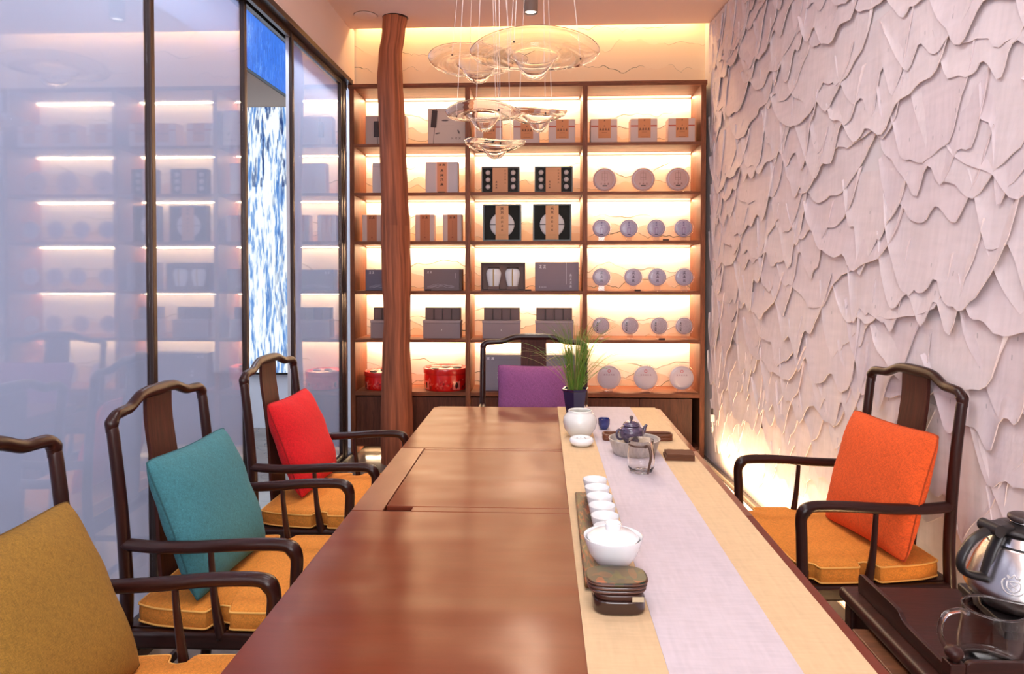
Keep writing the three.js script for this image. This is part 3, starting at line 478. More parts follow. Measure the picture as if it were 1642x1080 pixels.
// ------------------------------------------------------------------ display shelf with lit cells
let stripGlow; function glowStrip() { return stripGlow ?? (stripGlow = glow(WARM, 1.8)); }
const BOARD = [2.462, 2.079, 1.697, 1.304, 0.922, 0.505], POST = [-1.500, -0.583, 0.335, 1.245], DEEP = 0.37, BT = 0.025;
{
  const t = thing('display_shelf', 'wide brown wooden display shelf with fifteen lit compartments and cupboards below', 'shelf', [0, 0, 0]);
  const zc = FRONT - DEEP / 2, TOPY = 2.926;
  POST.forEach((x) => part(t, 'upright', rbx(0.038, TOPY - 0.02, DEEP, 0.002, x, (TOPY + 0.02) / 2 - 0.01, zc, true), M.shelf));
  part(t, 'top_board', rbx(2.80, 0.036, DEEP + 0.004, 0.002, -0.128, TOPY, zc), M.shelf);
  for (let b = 0; b < 3; b++) {
    const x0 = POST[b] + 0.019, x1 = POST[b + 1] - 0.019, w = x1 - x0, xc = (x0 + x1) / 2;
    BOARD.forEach((y, i) => part(t, 'shelf_board', rbx(w, i === 5 ? 0.032 : BT, DEEP - 0.004, 0.002, xc, i === 5 ? y - 0.0035 : y, zc - 0.001), M.shelf));
    const lit = [TOPY - 0.018, ...BOARD.slice(0, 5).map((y) => y - BT / 2)];
    for (const y of lit) {
      const s = part(t, 'led_strip', bx(w - 0.02, 0.010, 0.032, xc, y - 0.005, FRONT - DEEP + 0.035), glowStrip());
      areaLight('shelf_light', WARM, POWER.shelf, w - 0.02, 0.03, [xc, y - 0.0115, FRONT - DEEP + 0.035], [0, -1, 0.12]);
    }
    // cupboards
    part(t, 'cupboard_floor', rbx(w, 0.02, DEEP - 0.03, 0.002, xc, 0.085, zc - 0.01), M.cabinet);
    for (let k = 0; k < 2; k++) { const dw = (w - (b === 2 ? 0.05 : 0)) / 2; const d = part(t, 'cupboard_door', rbx(dw - 0.003, 0.388, 0.018, 0.002, x0 + dw * (k + 0.5), 0.28, FRONT - 0.035, true), M.cabinet); }
    part(t, 'cupboard_back', bx(w, 0.40, 0.01, xc, 0.28, FRONT - DEEP + 0.006), M.dark);
    part(t, 'toe_light', bx(w - 0.06, 0.008, 0.012, xc, 0.070, FRONT - 0.20), glowStrip());
    areaLight('toe_light', WARM, POWER.toe, w - 0.06, 0.012, [xc, 0.0655, FRONT - 0.20], [0, -1, 0.4]);
  }
  const paper = mural(31, 6, false), back = new THREE.BoxGeometry(2.72, 2.46, 0.006); back.translate(-0.128, 1.70, FRONT - DEEP - 0.004);
  part(t, 'back_panel', back, new THREE.MeshStandardMaterial({ map: paper, roughness: 0.8 }));
}

// ------------------------------------------------------------------ goods on the shelf
const INK = '#4a2c22', ZI = -5.42, base = (i) => BOARD[i] + (i === 5 ? 0.0125 : BT / 2);
function faceBox(name, label, category, [w, h, d], material, x, row, group, turn = 0) { const t = thing(name, label, category, [x, base(row), ZI - d / 2], turn, group); part(t, 'box_body', rbx(w, h, d, 0.003, 0, h / 2, 0), material); return t; }
function sticker(t, name, w, h, x, y, z, map, o = {}, th = 0.001) { const g = new THREE.BoxGeometry(w, h, th); g.translate(x, y, z + th / 2); return part(t, name, g, new THREE.MeshStandardMaterial({ map, roughness: 0.7, ...o })); }
const ORD = ['first', 'second', 'third', 'fourth'];
{ // top row, left bay: two pale boxes with a lotus pod print
  const pale = plain([0.52, 0.42, 0.38], 0.7);
  const print = (big) => canvasTexture(256, 256, (x, w, h) => {
    x.fillStyle = big ? '#d0b8a8' : '#b8a094'; x.fillRect(0, 0, w, h);
    x.strokeStyle = '#4a3c38'; x.lineWidth = 3; x.beginPath(); if (big) { x.moveTo(58, 0); x.lineTo(54, 20); x.moveTo(45, 130); x.lineTo(34, 256); } else { x.moveTo(74, 10); x.lineTo(76, 60); x.moveTo(72, 160); x.lineTo(76, 256); } x.stroke();
    if (big) { x.fillStyle = '#6b5a57'; x.beginPath(); x.ellipse(118, 84, 24, 6, 0, 0, 7); x.fill(); x.beginPath(); x.ellipse(66, 176, 18, 5, -0.2, 0, 7); x.fill(); x.save(); x.translate(212, 165); x.rotate(1.2); x.beginPath(); x.ellipse(0, 0, 16, 6, 0, 0, 7); x.fill(); x.restore(); x.fillStyle = 'rgba(120,105,100,.25)'; x.fillRect(90, 120, 90, 3); rowOf(x, 168, 212, 26, 18, [3, 4, 5], 'rgba(120,95,90,.5)'); }
  });
  const pod = plain([0.045, 0.022, 0.02], 0.6);
  const a = faceBox('gift_box', 'pale gift box with brown seed pod on top shelf, half hidden by the log column', 'box', [0.325, 0.236, 0.10], pale, -1.245, 0);
  sticker(a, 'front_print', 0.319, 0.230, 0, 0.118, 0.05, print(false)); part(a, 'seed_pod', rbx(0.042, 0.125, 0.012, 0.005, -0.075, 0.128, 0.057), pod);
  const b = faceBox('gift_box', 'tall pale gift box with brown seed pod and grey leaf print on top shelf', 'box', [0.298, 0.289, 0.10], pale, -0.758, 0);
  sticker(b, 'front_print', 0.292, 0.283, 0, 0.1445, 0.05, print(true)); const p = part(b, 'seed_pod', rbx(0.044, 0.135, 0.012, 0.005, 0, 0, 0.057), pod); p.position.set(-0.098, 0.205, 0); p.rotation.z = -0.09;
}
{ // top row, middle and right bays: six boxes with an orange label and a red band
  const body = plain([0.68, 0.50, 0.43], 0.7), label = canvasTexture(128, 160, (x, w, h) => { x.fillStyle = '#d58c5c'; x.fillRect(0, 0, w, h); rowOf(x, 22, 88, 28, 22, [11, 12, 13, 14], INK); glyph(x, 64, 14, 14, 5, INK); glyph(x, 64, 58, 12, 6, INK); x.fillStyle = 'rgba(80,40,25,.5)'; x.fillRect(36, 112, 56, 3); x.fillRect(28, 150, 72, 2); });
  const band = plain([0.52, 0.10, 0.05], 0.6);
  const make = (x, text) => { const t = faceBox('tea_box', text, 'box', [0.208, 0.194, 0.12], body, x, 0, 'pale tea boxes with a red band on the top shelf'); sticker(t, 'paper_label', 0.098, 0.150, 0.004, 0.118, 0.06, label, {}, 0.0014); part(t, 'red_band', bx(0.202, 0.011, 0.0008, 0, 0.137, 0.0603), band); return t; };
  const f = make(-0.42, 'pale tea box with red band, first from left in the middle bay, top shelf');
  [[-0.124, 'second', 'middle'], [0.156, 'third', 'middle'], [0.486, 'first', 'right'], [0.798, 'second', 'right'], [1.091, 'third', 'right']].forEach(([x, o, b]) => copyOf(f, [x, f.position.y, f.position.z], 0, `pale tea box with red band, ${o} from left in the ${b} bay, top shelf`));
}
{ // second row
  const pale = plain([0.60, 0.51, 0.50], 0.7), strip = canvasTexture(64, 256, (x, w, h) => { x.fillStyle = '#e0946a'; x.fillRect(0, 0, w, h); rowOf(x, 20, 24, 24, 18, [21, 22], INK); column(x, 32, 70, 38, 22, [23, 24, 25, 26], INK); });
  const a = faceBox('tea_box', 'plain pale grey box on the second shelf, half hidden by the log column', 'box', [0.255, 0.245, 0.09], pale, -1.227, 1); part(a, 'lid_edge', rbx(0.257, 0.004, 0.092, 0.001, 0, 0.215, 0), plain([0.48, 0.44, 0.45], 0.7));
  const b = faceBox('tea_box', 'pale grey box with a wide orange vertical label on the second shelf', 'box', [0.259, 0.249, 0.09], pale, -0.798, 1);
  sticker(b, 'paper_label', 0.078, 0.247, 0.002, 0.1245, 0.045, strip, {}, 0.0014); for (const s of [-1, 1]) part(b, 'pink_edge', bx(0.010, 0.246, 0.001, 0.002 + s * 0.045, 0.1245, 0.0453), plain([0.80, 0.52, 0.44], 0.7));
  part(b, 'foot_tag', rbx(0.055, 0.012, 0.02, 0.002, 0, 0.0062, 0.058), M.dark);
}
{ // dark window boxes with six small tea balls, second row, middle bay
  const frame = plain([0.022, 0.018, 0.015], 0.35), well = plain([0.024, 0.02, 0.014], 0.5, { specularIntensity: 0.3 }), ball = plain([0.62, 0.52, 0.46], 0.6), film = plain([0.97, 0.97, 0.98], 0.05, { transmission: 1, ior: 1.12 });
  const sleeve = canvasTexture(160, 256, (x, w, h) => { x.fillStyle = '#d79b70'; x.fillRect(0, 0, w, h); column(x, 132, 30, 32, 20, [31, 32, 33, 34, 35], 'rgba(120,70,40,.75)'); column(x, 40, 150, 30, 20, [36, 37, 38], INK); });
  const make = (x, text) => {
    const w = 0.30, h = 0.208, d = 0.07, t = thing('window_box', text, 'box', [x, base(1), ZI - d / 2], 0, 'dark window boxes of small tea balls');
    part(t, 'tray', rbx(w, h, d - 0.02, 0.002, 0, h / 2, -0.01), well);
    part(t, 'rim', [bx(w, 0.010, 0.02, 0, h - 0.005, d / 2 - 0.010), bx(w, 0.010, 0.02, 0, 0.005, d / 2 - 0.010), bx(0.010, h - 0.02, 0.02, -w / 2 + 0.005, h / 2, d / 2 - 0.010), bx(0.010, h - 0.02, 0.02, w / 2 - 0.005, h / 2, d / 2 - 0.010)], frame);
    for (const s of [-1, 1]) for (let k = 0; k < 3; k++) { const g = new THREE.SphereGeometry(0.0195, 20, 14); g.scale(1, 1, 0.6); part(t, 'tea_ball', moved(g, s * 0.100, h * (0.24 + 0.27 * k), d / 2 - 0.011), ball); }
    sticker(t, 'paper_sleeve', 0.122, h - 0.016, -0.002, h / 2, d / 2 - 0.0005, sleeve, {}, 0.0014);
    part(t, 'clear_window', bx(w - 0.02, h - 0.02, 0.0008, 0, h / 2, d / 2 - 0.0018), film);
    return t;
  };
  const f = make(-0.329, 'left of two dark window boxes of small tea balls on the second shelf'); copyOf(f, [0.092, f.position.y, f.position.z], 0, 'right of two dark window boxes of small tea balls on the second shelf');
}
{ // third row, left bay: four slim boxes
  const body = plain([0.60, 0.44, 0.385], 0.7), strip = canvasTexture(96, 256, (x, w, h) => { x.fillStyle = '#b9714b'; x.fillRect(0, 0, w, h); rowOf(x, 32, 28, 32, 24, [41, 42], '#2a1814'); x.fillStyle = 'rgba(70,35,25,.35)'; for (let y = 60; y < 190; y += 16) x.fillRect(46, y, 4, 9); glyph(x, 48, 218, 16, 44, '#7a2c1c'); });
  const make = (x, text) => { const t = faceBox('slim_tea_box', text, 'box', [0.152, 0.214, 0.09], body, x, 2, 'slim pale tea boxes with brown labels on the third shelf'); sticker(t, 'paper_label', 0.078, 0.212, 0.002, 0.107, 0.045, strip, {}, 0.0012); return t; };
  const f = make(-1.362, 'slim pale tea box with brown label left of the log column on third shelf');
  [[-1.142, 'slim pale tea box mostly hidden behind the log column on the third shelf'], [-0.935, 'slim pale tea box just right of the log column on the third shelf'], [-0.714, 'slim pale tea box by the divider at the right of the left bay, third shelf']].forEach(([x, l]) => copyOf(f, [x, f.position.y, f.position.z], 0, l));
}
{ // third row, middle bay: two dark boxes with a white cake
  const frame = plain([0.022, 0.024, 0.018], 0.3), well = plain([0.016, 0.014, 0.011], 0.5, { specularIntensity: 0.25 }), cake = plain([0.66, 0.62, 0.60], 0.7), tie = plain([0.02, 0.015, 0.015], 0.6);
  const sleeve = canvasTexture(96, 256, (x, w, h) => { x.fillStyle = '#d9a173'; x.fillRect(0, 0, w, h); glyph(x, 48, 22, 26, 51, INK); glyph(x, 48, 52, 24, 52, INK); column(x, 48, 92, 30, 18, [53, 54, 55, 56], 'rgba(90,50,30,.8)'); x.strokeStyle = 'rgba(200,150,90,.6)'; for (let y = 205; y < 250; y += 9) { x.beginPath(); x.moveTo(18, y); x.lineTo(78, y); x.stroke(); } });
  const make = (x, text) => {
    const w = 0.305, h = 0.295, d = 0.075, t = thing('cake_box', text, 'box', [x, base(2), ZI - d / 2], 0, 'dark boxes with a white tea cake');
    part(t, 'tray', rbx(w, h, d - 0.025, 0.002, 0, h / 2, -0.0125), well);
    part(t, 'rim', [bx(w, 0.012, 0.025, 0, h - 0.006, d / 2 - 0.0125), bx(w, 0.012, 0.025, 0, 0.006, d / 2 - 0.0125), bx(0.012, h - 0.024, 0.025, -w / 2 + 0.006, h / 2, d / 2 - 0.0125), bx(0.012, h - 0.024, 0.025, w / 2 - 0.006, h / 2, d / 2 - 0.0125)], frame);
    const c = lathe([[0, 0], [0.090, 0], [0.0975, 0.004], [0.097, 0.012], [0.085, 0.020], [0, 0.021]], 44); c.rotateX(Math.PI / 2); const q = part(t, 'tea_cake', moved(c, 0, h * 0.45, d / 2 - 0.0255), cake);
    part(q, 'dark_tie', [bx(0.196, 0.006, 0.0014, 0, h * 0.45, d / 2 - 0.0035)], tie);
    sticker(t, 'paper_sleeve', 0.102, h - 0.02, 0, h / 2, d / 2 - 0.003, sleeve, {}, 0.0014);
    return t;
  };
  const f = make(-0.317, 'left of two black boxes holding a white tea cake, third shelf'); copyOf(f, [0.08, f.position.y, f.position.z], 0, 'right of two black boxes holding a white tea cake, third shelf');
}
{ // fourth row
  const slate = (hex, fine) => canvasTexture(256, 128, (x, w, h) => { x.fillStyle = hex; x.fillRect(0, 0, w, h); x.strokeStyle = 'rgba(255,255,255,.05)'; for (let y = 4; y < h; y += 6) { x.beginPath(); x.moveTo(0, y); x.lineTo(w, y); x.stroke(); } fine(x, w, h); });
  const mount = (x, w, h) => { glyph(x, 28, 18, 16, 61, '#d8d4d4'); glyph(x, 48, 18, 16, 62, '#d8d4d4'); x.strokeStyle = 'rgba(200,200,210,.6)'; x.lineWidth = 2; for (let k = 0; k < 3; k++) { x.beginPath(); for (let q = 24; q < 224; q += 4) { const y = 104 - 26 * Math.pow(fbm(q * 0.03, k * 3, 65 + k, 3), 1.2) * Math.sin((q - 24) / 200 * Math.PI) + k * 5; q === 24 ? x.moveTo(q, y) : x.lineTo(q, y); } x.stroke(); } x.fillStyle = 'rgba(220,215,215,.6)'; x.fillRect(228, 22, 3, 34); };
  const blue = slate('#686578', mount), grey = slate('#7c6d70', mount);
  const side = plain([0.13, 0.07, 0.05], 0.6);
  const a = faceBox('slate_box', 'dark blue slate box with mountain outline on the fourth shelf, half behind the log column', 'box', [0.322, 0.169, 0.11], plain([0.11, 0.10, 0.13], 0.6), -1.253, 3); sticker(a, 'front_print', 0.316, 0.163, 0, 0.0845, 0.055, blue);
  const b = faceBox('slate_box', 'grey slate box with mountain outline and brown side, fourth shelf, right of the log column', 'box', [0.285, 0.174, 0.11], plain([0.15, 0.12, 0.12], 0.6), -0.800, 3); sticker(b, 'front_print', 0.279, 0.168, 0, 0.087, 0.055, grey); part(b, 'brown_side', rbx(0.020, 0.172, 0.108, 0.002, 0.1526, 0.086, 0), side);
  const w = 0.352, h = 0.224, d = 0.09, t = thing('jar_box', 'open brown box holding two white porcelain tea jars on the fourth shelf', 'box', [-0.31, base(3), ZI - d / 2]);
  const br = plain([0.10, 0.052, 0.042], 0.55), inb = plain([0.23, 0.145, 0.125], 0.7);
  part(t, 'box_back', bx(w - 0.004, h - 0.004, 0.01, 0, h / 2, -d / 2 + 0.006), inb); part(t, 'rim', [bx(w, 0.012, d, 0, h - 0.006, 0), bx(w, 0.012, d, 0, 0.006, 0), bx(0.012, h - 0.024, d, -w / 2 + 0.006, h / 2, 0), bx(0.012, h - 0.024, d, w / 2 - 0.006, h / 2, 0)], br);
  part(t, 'insert', bx(w - 0.026, h - 0.026, 0.028, 0, h / 2, -0.026), inb);
  for (const s of [-1, 1]) {
    const j = thing('porcelain_jar', (s < 0 ? 'left' : 'right') + ' white porcelain tea jar with gold band inside the open brown box', 'jar', [-0.31 + s * 0.076, base(3) + 0.0121, ZI - 0.034], 0, 'two white tea jars in the brown box');
    const prof = [[0, 0], [0.038, 0], [0.042, 0.004], [0.052, 0.045], [0.060, 0.090], [0.0605, 0.108], [0.054, 0.128], [0.044, 0.137], [0.043, 0.142], [0, 0.142]]; const g = lathe(prof, 36); g.scale(1, 1, 0.55); part(j, 'jar_body', moved(g, 0, 0.022, 0), M.porcelain);
    const lid = lathe([[0, 0.164], [0.045, 0.164], [0.047, 0.168], [0.047, 0.173], [0.044, 0.176], [0, 0.177]], 32); lid.scale(1, 1, 0.55); part(j, 'lid', lid, plain([0.07, 0.04, 0.03], 0.5));
    const band = []; for (let k = 0; k <= 10; k++) { const y = 0.002 + k * 0.0135, q = prof.slice(1, 9); let r = 0.04; for (let m = 0; m < q.length - 1; m++) if (y >= q[m][1] && y <= q[m + 1][1]) r = lerp(q[m][0], q[m + 1][0], (y - q[m][1]) / Math.max(1e-4, q[m + 1][1] - q[m][1])); band.push(V(0, y + 0.022, r * 0.55 + 0.0006)); }
    part(j, 'gold_band', sweep(band, 0.006, 6, [0.16, 1], V(0, 0, 1)), plain([0.50, 0.33, 0.12], 0.45)); part(j, 'stand', rbx(0.09, 0.0225, 0.05, 0.003, 0, 0.0112, 0), inb);
  }
  const big = slate('#8a7a82', (x, ww, hh) => { glyph(x, 30, 20, 18, 61, '#e6e2e4'); glyph(x, 54, 20, 18, 62, '#e6e2e4'); x.fillStyle = 'rgba(230,225,228,.7)'; x.fillRect(184, 0, 2, 100); column(x, 210, 58, 17, 14, [66, 67, 68, 69], '#dcd6da'); rowOf(x, 26, 112, 9, 7, [71, 72, 73, 74, 75], 'rgba(230,225,228,.7)'); });
  const g = faceBox('slate_box', 'large mauve grey slate box with white lettering and line, fourth shelf', 'box', [0.345, 0.227, 0.10], plain([0.19, 0.15, 0.16], 0.6), 0.118, 3); sticker(g, 'front_print', 0.341, 0.223, 0, 0.1135, 0.05, big);
}
{ // small dark price tags at the shelf edge
  const T = [[-0.98 + 0.19 - 0.11, 3, 'beside the grey slate box'], [-0.108, 3, 'beside the open brown jar box'], [0.965, 2, 'below the tea cakes on the third shelf'], [0.747, 3, 'below the tea cakes on the fourth shelf'], [0.937, 4, 'below the tea cakes on the fifth shelf']];
  T.forEach(([x, row, where]) => { const t = thing('price_tag', 'tiny dark price tag ' + where, 'tag', [x, base(row), -5.375]); part(t, 'plate', rbx(0.048, 0.013, 0.006, 0.001, 0, 0.0066, 0), plain([0.05, 0.022, 0.016], 0.6)); part(t, 'foot', bx(0.044, 0.002, 0.02, 0, 0.001, -0.006), M.dark); });
}
{ // fifth row: stepped boxes
  const a = plain([0.30, 0.225, 0.235], 0.7), b = plain([0.165, 0.105, 0.10], 0.6), c = plain([0.37, 0.29, 0.29], 0.7);
  const make = (x, text, w = 0.30) => {
    const t = thing('stepped_box', text, 'box', [x, base(4), ZI - 0.075], 0, 'open stepped grey tea boxes on the fifth shelf');
    part(t, 'lower_box', rbx(w, 0.122, 0.13, 0.002, 0, 0.061, 0), a); part(t, 'ledge', rbx(w + 0.006, 0.022, 0.134, 0.003, 0, 0.134, 0.001), c);
    part(t, 'rear_box', rbx(w - 0.012, 0.098, 0.05, 0.002, 0, 0.194, -0.035), plain([0.10, 0.068, 0.062], 0.6));
    for (let k = 0; k < 4; k++) part(t, 'packet', rbx((w - 0.02) / 4 - 0.006, 0.088, 0.014, 0.003, (k - 1.5) * (w - 0.014) / 4, 0.190, -0.003), b);
    part(t, 'front_mark', moved(new THREE.CylinderGeometry(0.004, 0.004, 0.001, 12).rotateX(Math.PI / 2), 0, 0.068, 0.0652), plain([0.7, 0.66, 0.62], 0.6));
    return t;
  };
  const f = make(-1.227, 'stepped grey tea box on the fifth shelf, half behind the log column');
  copyOf(f, [-0.802, f.position.y, f.position.z], 0, 'stepped grey tea box on the fifth shelf, just right of the log column'); copyOf(f, [-0.324, f.position.y, f.position.z], 0, 'left of two stepped grey tea boxes in the middle bay, fifth shelf'); copyOf(f, [0.099, f.position.y, f.position.z], 0, 'stepped grey tea box right behind the plant tips, fifth shelf');
}
{ // bottom row: red drum trays and the large grey box behind the chair
  const red = canvasTexture(512, 64, (x, w, h) => { x.fillStyle = '#d5120c'; x.fillRect(0, 0, w, h); const r = rng(88); for (let i = 0; i < 160; i++) { x.fillStyle = ['rgba(120,10,20,.55)', 'rgba(240,150,120,.45)', 'rgba(90,10,20,.5)'][i % 3]; const px = r() * w, py = 16 + r() * 40; x.beginPath(); x.ellipse(px, py, 2 + r() * 7, 1 + r() * 4, r() * 3, 0, 7); x.fill(); } for (let k = 0; k < 4; k++) { x.fillStyle = 'rgba(245,170,150,.6)'; x.fillRect(40 + k * 128, 22, 30, 26); x.fillStyle = '#3a0a0a'; x.beginPath(); x.ellipse(54 + k * 128, 35, 6, 10, 0, 0, 7); x.fill(); } });
  const lac = new THREE.MeshPhysicalMaterial({ map: red, roughness: 0.25, clearcoat: 0.8, clearcoatRoughness: 0.1 }), lacPlain = plain([0.62, 0.012, 0.010], 0.25, { clearcoat: 0.8, clearcoatRoughness: 0.1 });
  const make = (x, z, R, Hh, text) => {
    const t = thing('drum_tray', text, 'tray', [x, base(5), z]); const s = R / 0.185;
    part(t, 'drum_body', lathe([[R - 0.012, 0], [R - 0.004, Hh * 0.06], [R, Hh * 0.30], [R, Hh * 0.52], [R - 0.002, Hh * 0.72]], 56), lac); part(t, 'drum_base', lathe([[0, 0], [R - 0.012, 0], [R - 0.012, 0.004], [0, 0.004]], 40), lacPlain);
    part(t, 'rim', lathe([[R - 0.002, Hh * 0.72], [R + 0.004, Hh * 0.76], [R + 0.004, Hh * 0.97], [R - 0.002, Hh], [R - 0.010, Hh * 0.98], [R - 0.012, Hh * 0.86], [0, Hh * 0.86]], 56), lacPlain);
    part(t, 'pale_plate', moved(lathe([[0, 0], [R * 0.62, 0], [R * 0.66, 0.003], [R * 0.62, 0.006], [0, 0.006]], 40), R * 0.05, Hh * 0.86, R * 0.2), plain([0.70, 0.50, 0.40], 0.5));
    for (const [u, v] of [[-0.5, 0.15], [-0.05, -0.45], [0.5, -0.25]]) part(t, 'dark_cup_stand', moved(lathe([[0, 0], [0.034 * s, 0], [0.040 * s, 0.010], [0.034 * s, 0.018], [0.028 * s, 0.012], [0, 0.012]], 24), u * R, Hh * 0.86 + 0.001, v * R), M.blackPlastic);
    return t;
  };
  make(-1.300, -5.535, 0.150, 0.145, 'red lacquer drum-shaped tray on the bottom shelf left of the log column'); make(-0.785, -5.532, 0.176, 0.178, 'red lacquer drum-shaped tray with dark cup stands, right of the log column');
  const big = canvasTexture(512, 256, (x, w, h) => { x.fillStyle = '#84808f'; x.fillRect(0, 0, w, h); glyph(x, 22, 24, 20, 61, '#eceaf0'); glyph(x, 48, 24, 20, 62, '#eceaf0'); glyph(x, 84, 130, 20, 78, '#eceaf0'); glyph(x, 84, 160, 20, 79, '#eceaf0'); });
  const b = faceBox('slate_box', 'very large blue grey box on the bottom shelf behind the head armchair', 'box', [0.725, 0.289, 0.14], plain([0.165, 0.155, 0.20], 0.6), -0.10, 5); sticker(b, 'front_print', 0.719, 0.283, 0, 0.1445, 0.07, big); part(b, 'lid_edge', rbx(0.727, 0.004, 0.142, 0.001, 0, 0.250, 0), plain([0.13, 0.12, 0.15], 0.6));
}
{ // round tea cakes on stands in the right bay
  function disc(kind, draw, hex) { return canvasTexture(160, 160, (x, w) => { x.fillStyle = hex; x.fillRect(0, 0, w, w); draw(x, w); }); }
  const speck = (x, w, seed, c, n) => { const r = rng(seed); for (let i = 0; i < n; i++) { x.fillStyle = c[i % c.length]; x.beginPath(); x.ellipse(r() * w, r() * w, 1 + r() * 3, 1 + r() * 2, r() * 3, 0, 7); x.fill(); } };
  const kinds = {
    1: [['pinkish tan', 'with faint print'], disc(1, (x) => { x.strokeStyle = 'rgba(120,80,70,.45)'; x.lineWidth = 3; x.strokeRect(62, 36, 36, 50); x.beginPath(); x.moveTo(80, 20); x.lineTo(80, 100); x.moveTo(60, 70); x.lineTo(100, 70); x.stroke(); rowOf(x, 56, 112, 24, 16, [81, 82, 83], 'rgba(120,70,60,.6)'); x.fillStyle = '#2c1814'; x.fillRect(64, 122, 34, 7); }, '#c9a096'), 0.093],
    2: [['lilac grey', 'with a mauve stamp'], disc(2, (x, w) => { speck(x, w, 3, ['rgba(110,100,150,.35)', 'rgba(240,240,250,.4)', 'rgba(150,120,150,.3)'], 160); x.strokeStyle = 'rgba(120,60,120,.7)'; x.lineWidth = 4; x.strokeRect(68, 78, 26, 48); column(x, 80, 30, 24, 18, [84, 85], 'rgba(80,60,110,.8)'); x.fillStyle = '#3a2c48'; x.fillRect(66, 134, 30, 6); }, '#a79fb8'), 0.071],
    3: [['lilac', 'with three dark characters'], disc(3, (x, w) => { speck(x, w, 4, ['rgba(130,120,160,.3)', 'rgba(240,240,250,.35)'], 110); column(x, 80, 42, 36, 28, [86, 87, 88], '#3a2a3c'); }, '#aea5bb'), 0.071],
    4: [['mottled mauve', 'with dark characters at its side'], disc(4, (x, w) => { speck(x, w, 5, ['rgba(120,105,120,.45)', 'rgba(210,195,205,.5)', 'rgba(150,90,100,.3)'], 240); column(x, 44, 52, 24, 20, [89, 90, 91, 92], '#1d1420'); }, '#aa9ba6'), 0.068],
    5: [['large pale lilac', 'with a small red emblem'], disc(5, (x) => { x.strokeStyle = 'rgba(190,60,70,.7)'; x.lineWidth = 4; x.beginPath(); x.arc(80, 34, 9, 0, 7); x.stroke(); rowOf(x, 48, 60, 16, 12, [93, 94, 95, 96, 97], 'rgba(130,90,110,.7)'); x.fillStyle = 'rgba(220,235,255,.5)'; }, '#c4b7c2'), 0.096],
  };
  const wrap = plain([0.60, 0.52, 0.56], 0.6), holder = M.acrylic;
  function make(kind, x, y, row, text, group) {
    const [, map, R] = kinds[kind], r = R * 0.985, big = R * (kind === 1 ? 1.10 : 1.14), bottom = base(row), rise = Math.max(y - bottom, big + 0.001), t = thing('tea_cake', text, 'tea cake', [x, bottom, -5.45], 0, group);
    const cake = lathe([[0, -0.012], [r * 0.8, -0.012], [r * 0.97, -0.007], [r, 0], [r * 0.965, 0.007], [r * 0.80, 0.0115]], 48); cake.rotateX(Math.PI / 2); part(t, 'wrapped_cake', moved(cake, 0, rise, 0), wrap);
    const N = 48, P = [], U = [], I = []; for (let j = 0; j <= 8; j++) for (let i = 0; i <= N; i++) { const q = j / 8, a = i / N * Math.PI * 2, px = Math.cos(a) * q, py = Math.sin(a) * q, z = 0.0135 - 0.0065 * Math.pow(q, 5); P.push(px * r * 0.97, py * r * 0.97 + rise, z); U.push(0.5 + px / 2, 0.5 + py / 2); }
    for (let j = 0; j < 8; j++) for (let i = 0; i < N; i++) { const a = j * (N + 1) + i, b = a + 1, c = a + N + 1, d = c + 1; I.push(a, c, b, b, c, d); }
    const g = new THREE.BufferGeometry(); g.setAttribute('position', new THREE.Float32BufferAttribute(P, 3)); g.setAttribute('uv', new THREE.Float32BufferAttribute(U, 2)); g.setIndex(I); g.computeVertexNormals();
    part(t, 'printed_face', g, new THREE.MeshPhysicalMaterial({ map, roughness: 0.45, clearcoat: kind === 1 ? 0.1 : 0.7, clearcoatRoughness: 0.12 }));
    const ring = lathe([[r + 0.001, -0.006], [big - 0.001, -0.006], [big, -0.004], [big, 0.004], [big - 0.001, 0.006], [r + 0.001, 0.006], [r + 0.001, -0.006]], 48); ring.rotateX(Math.PI / 2); part(t, 'clear_case', moved(ring, 0, rise, 0), holder);
    part(t, 'clear_stand', [rbx(R * 0.7, 0.006, 0.05, 0.002, 0, 0.003, 0), rbx(R * 0.7, Math.max(0.012, rise - big + 0.012), 0.003, 0.001, 0, Math.max(0.012, rise - big + 0.012) / 2, 0.012), rbx(R * 0.7, Math.max(0.012, rise - big + 0.02), 0.003, 0.001, 0, Math.max(0.012, rise - big + 0.02) / 2, -0.016)], holder);
    return t;
  }
  const rows = [[1, 1, 2.197, [0.495, 0.797, 1.069], 'second'], [2, 2, 1.812, [0.471, 0.686, 0.901, 1.114], 'third'], [3, 3, 1.426, [0.472, 0.722, 0.912, 1.121], 'fourth'], [4, 4, 1.040, [0.469, 0.699, 0.928, 1.123], 'fifth'], [5, 5, 0.626, [0.534, 0.823, 1.106], 'bottom']];
  for (const [kind, row, y, xs, name] of rows) { const n = xs.length, group = `${kinds[kind][0][0]} round tea cakes on the ${name} shelf`; let f; xs.forEach((x, i) => { const text = `${kinds[kind][0][0]} tea cake ${kinds[kind][0][1]}, ${ORD[i]} from left, ${name} shelf`; if (!f) f = make(kind, x, y, row, text, group); else copyOf(f, [x, f.position.y, f.position.z], 0, text); }); }
}
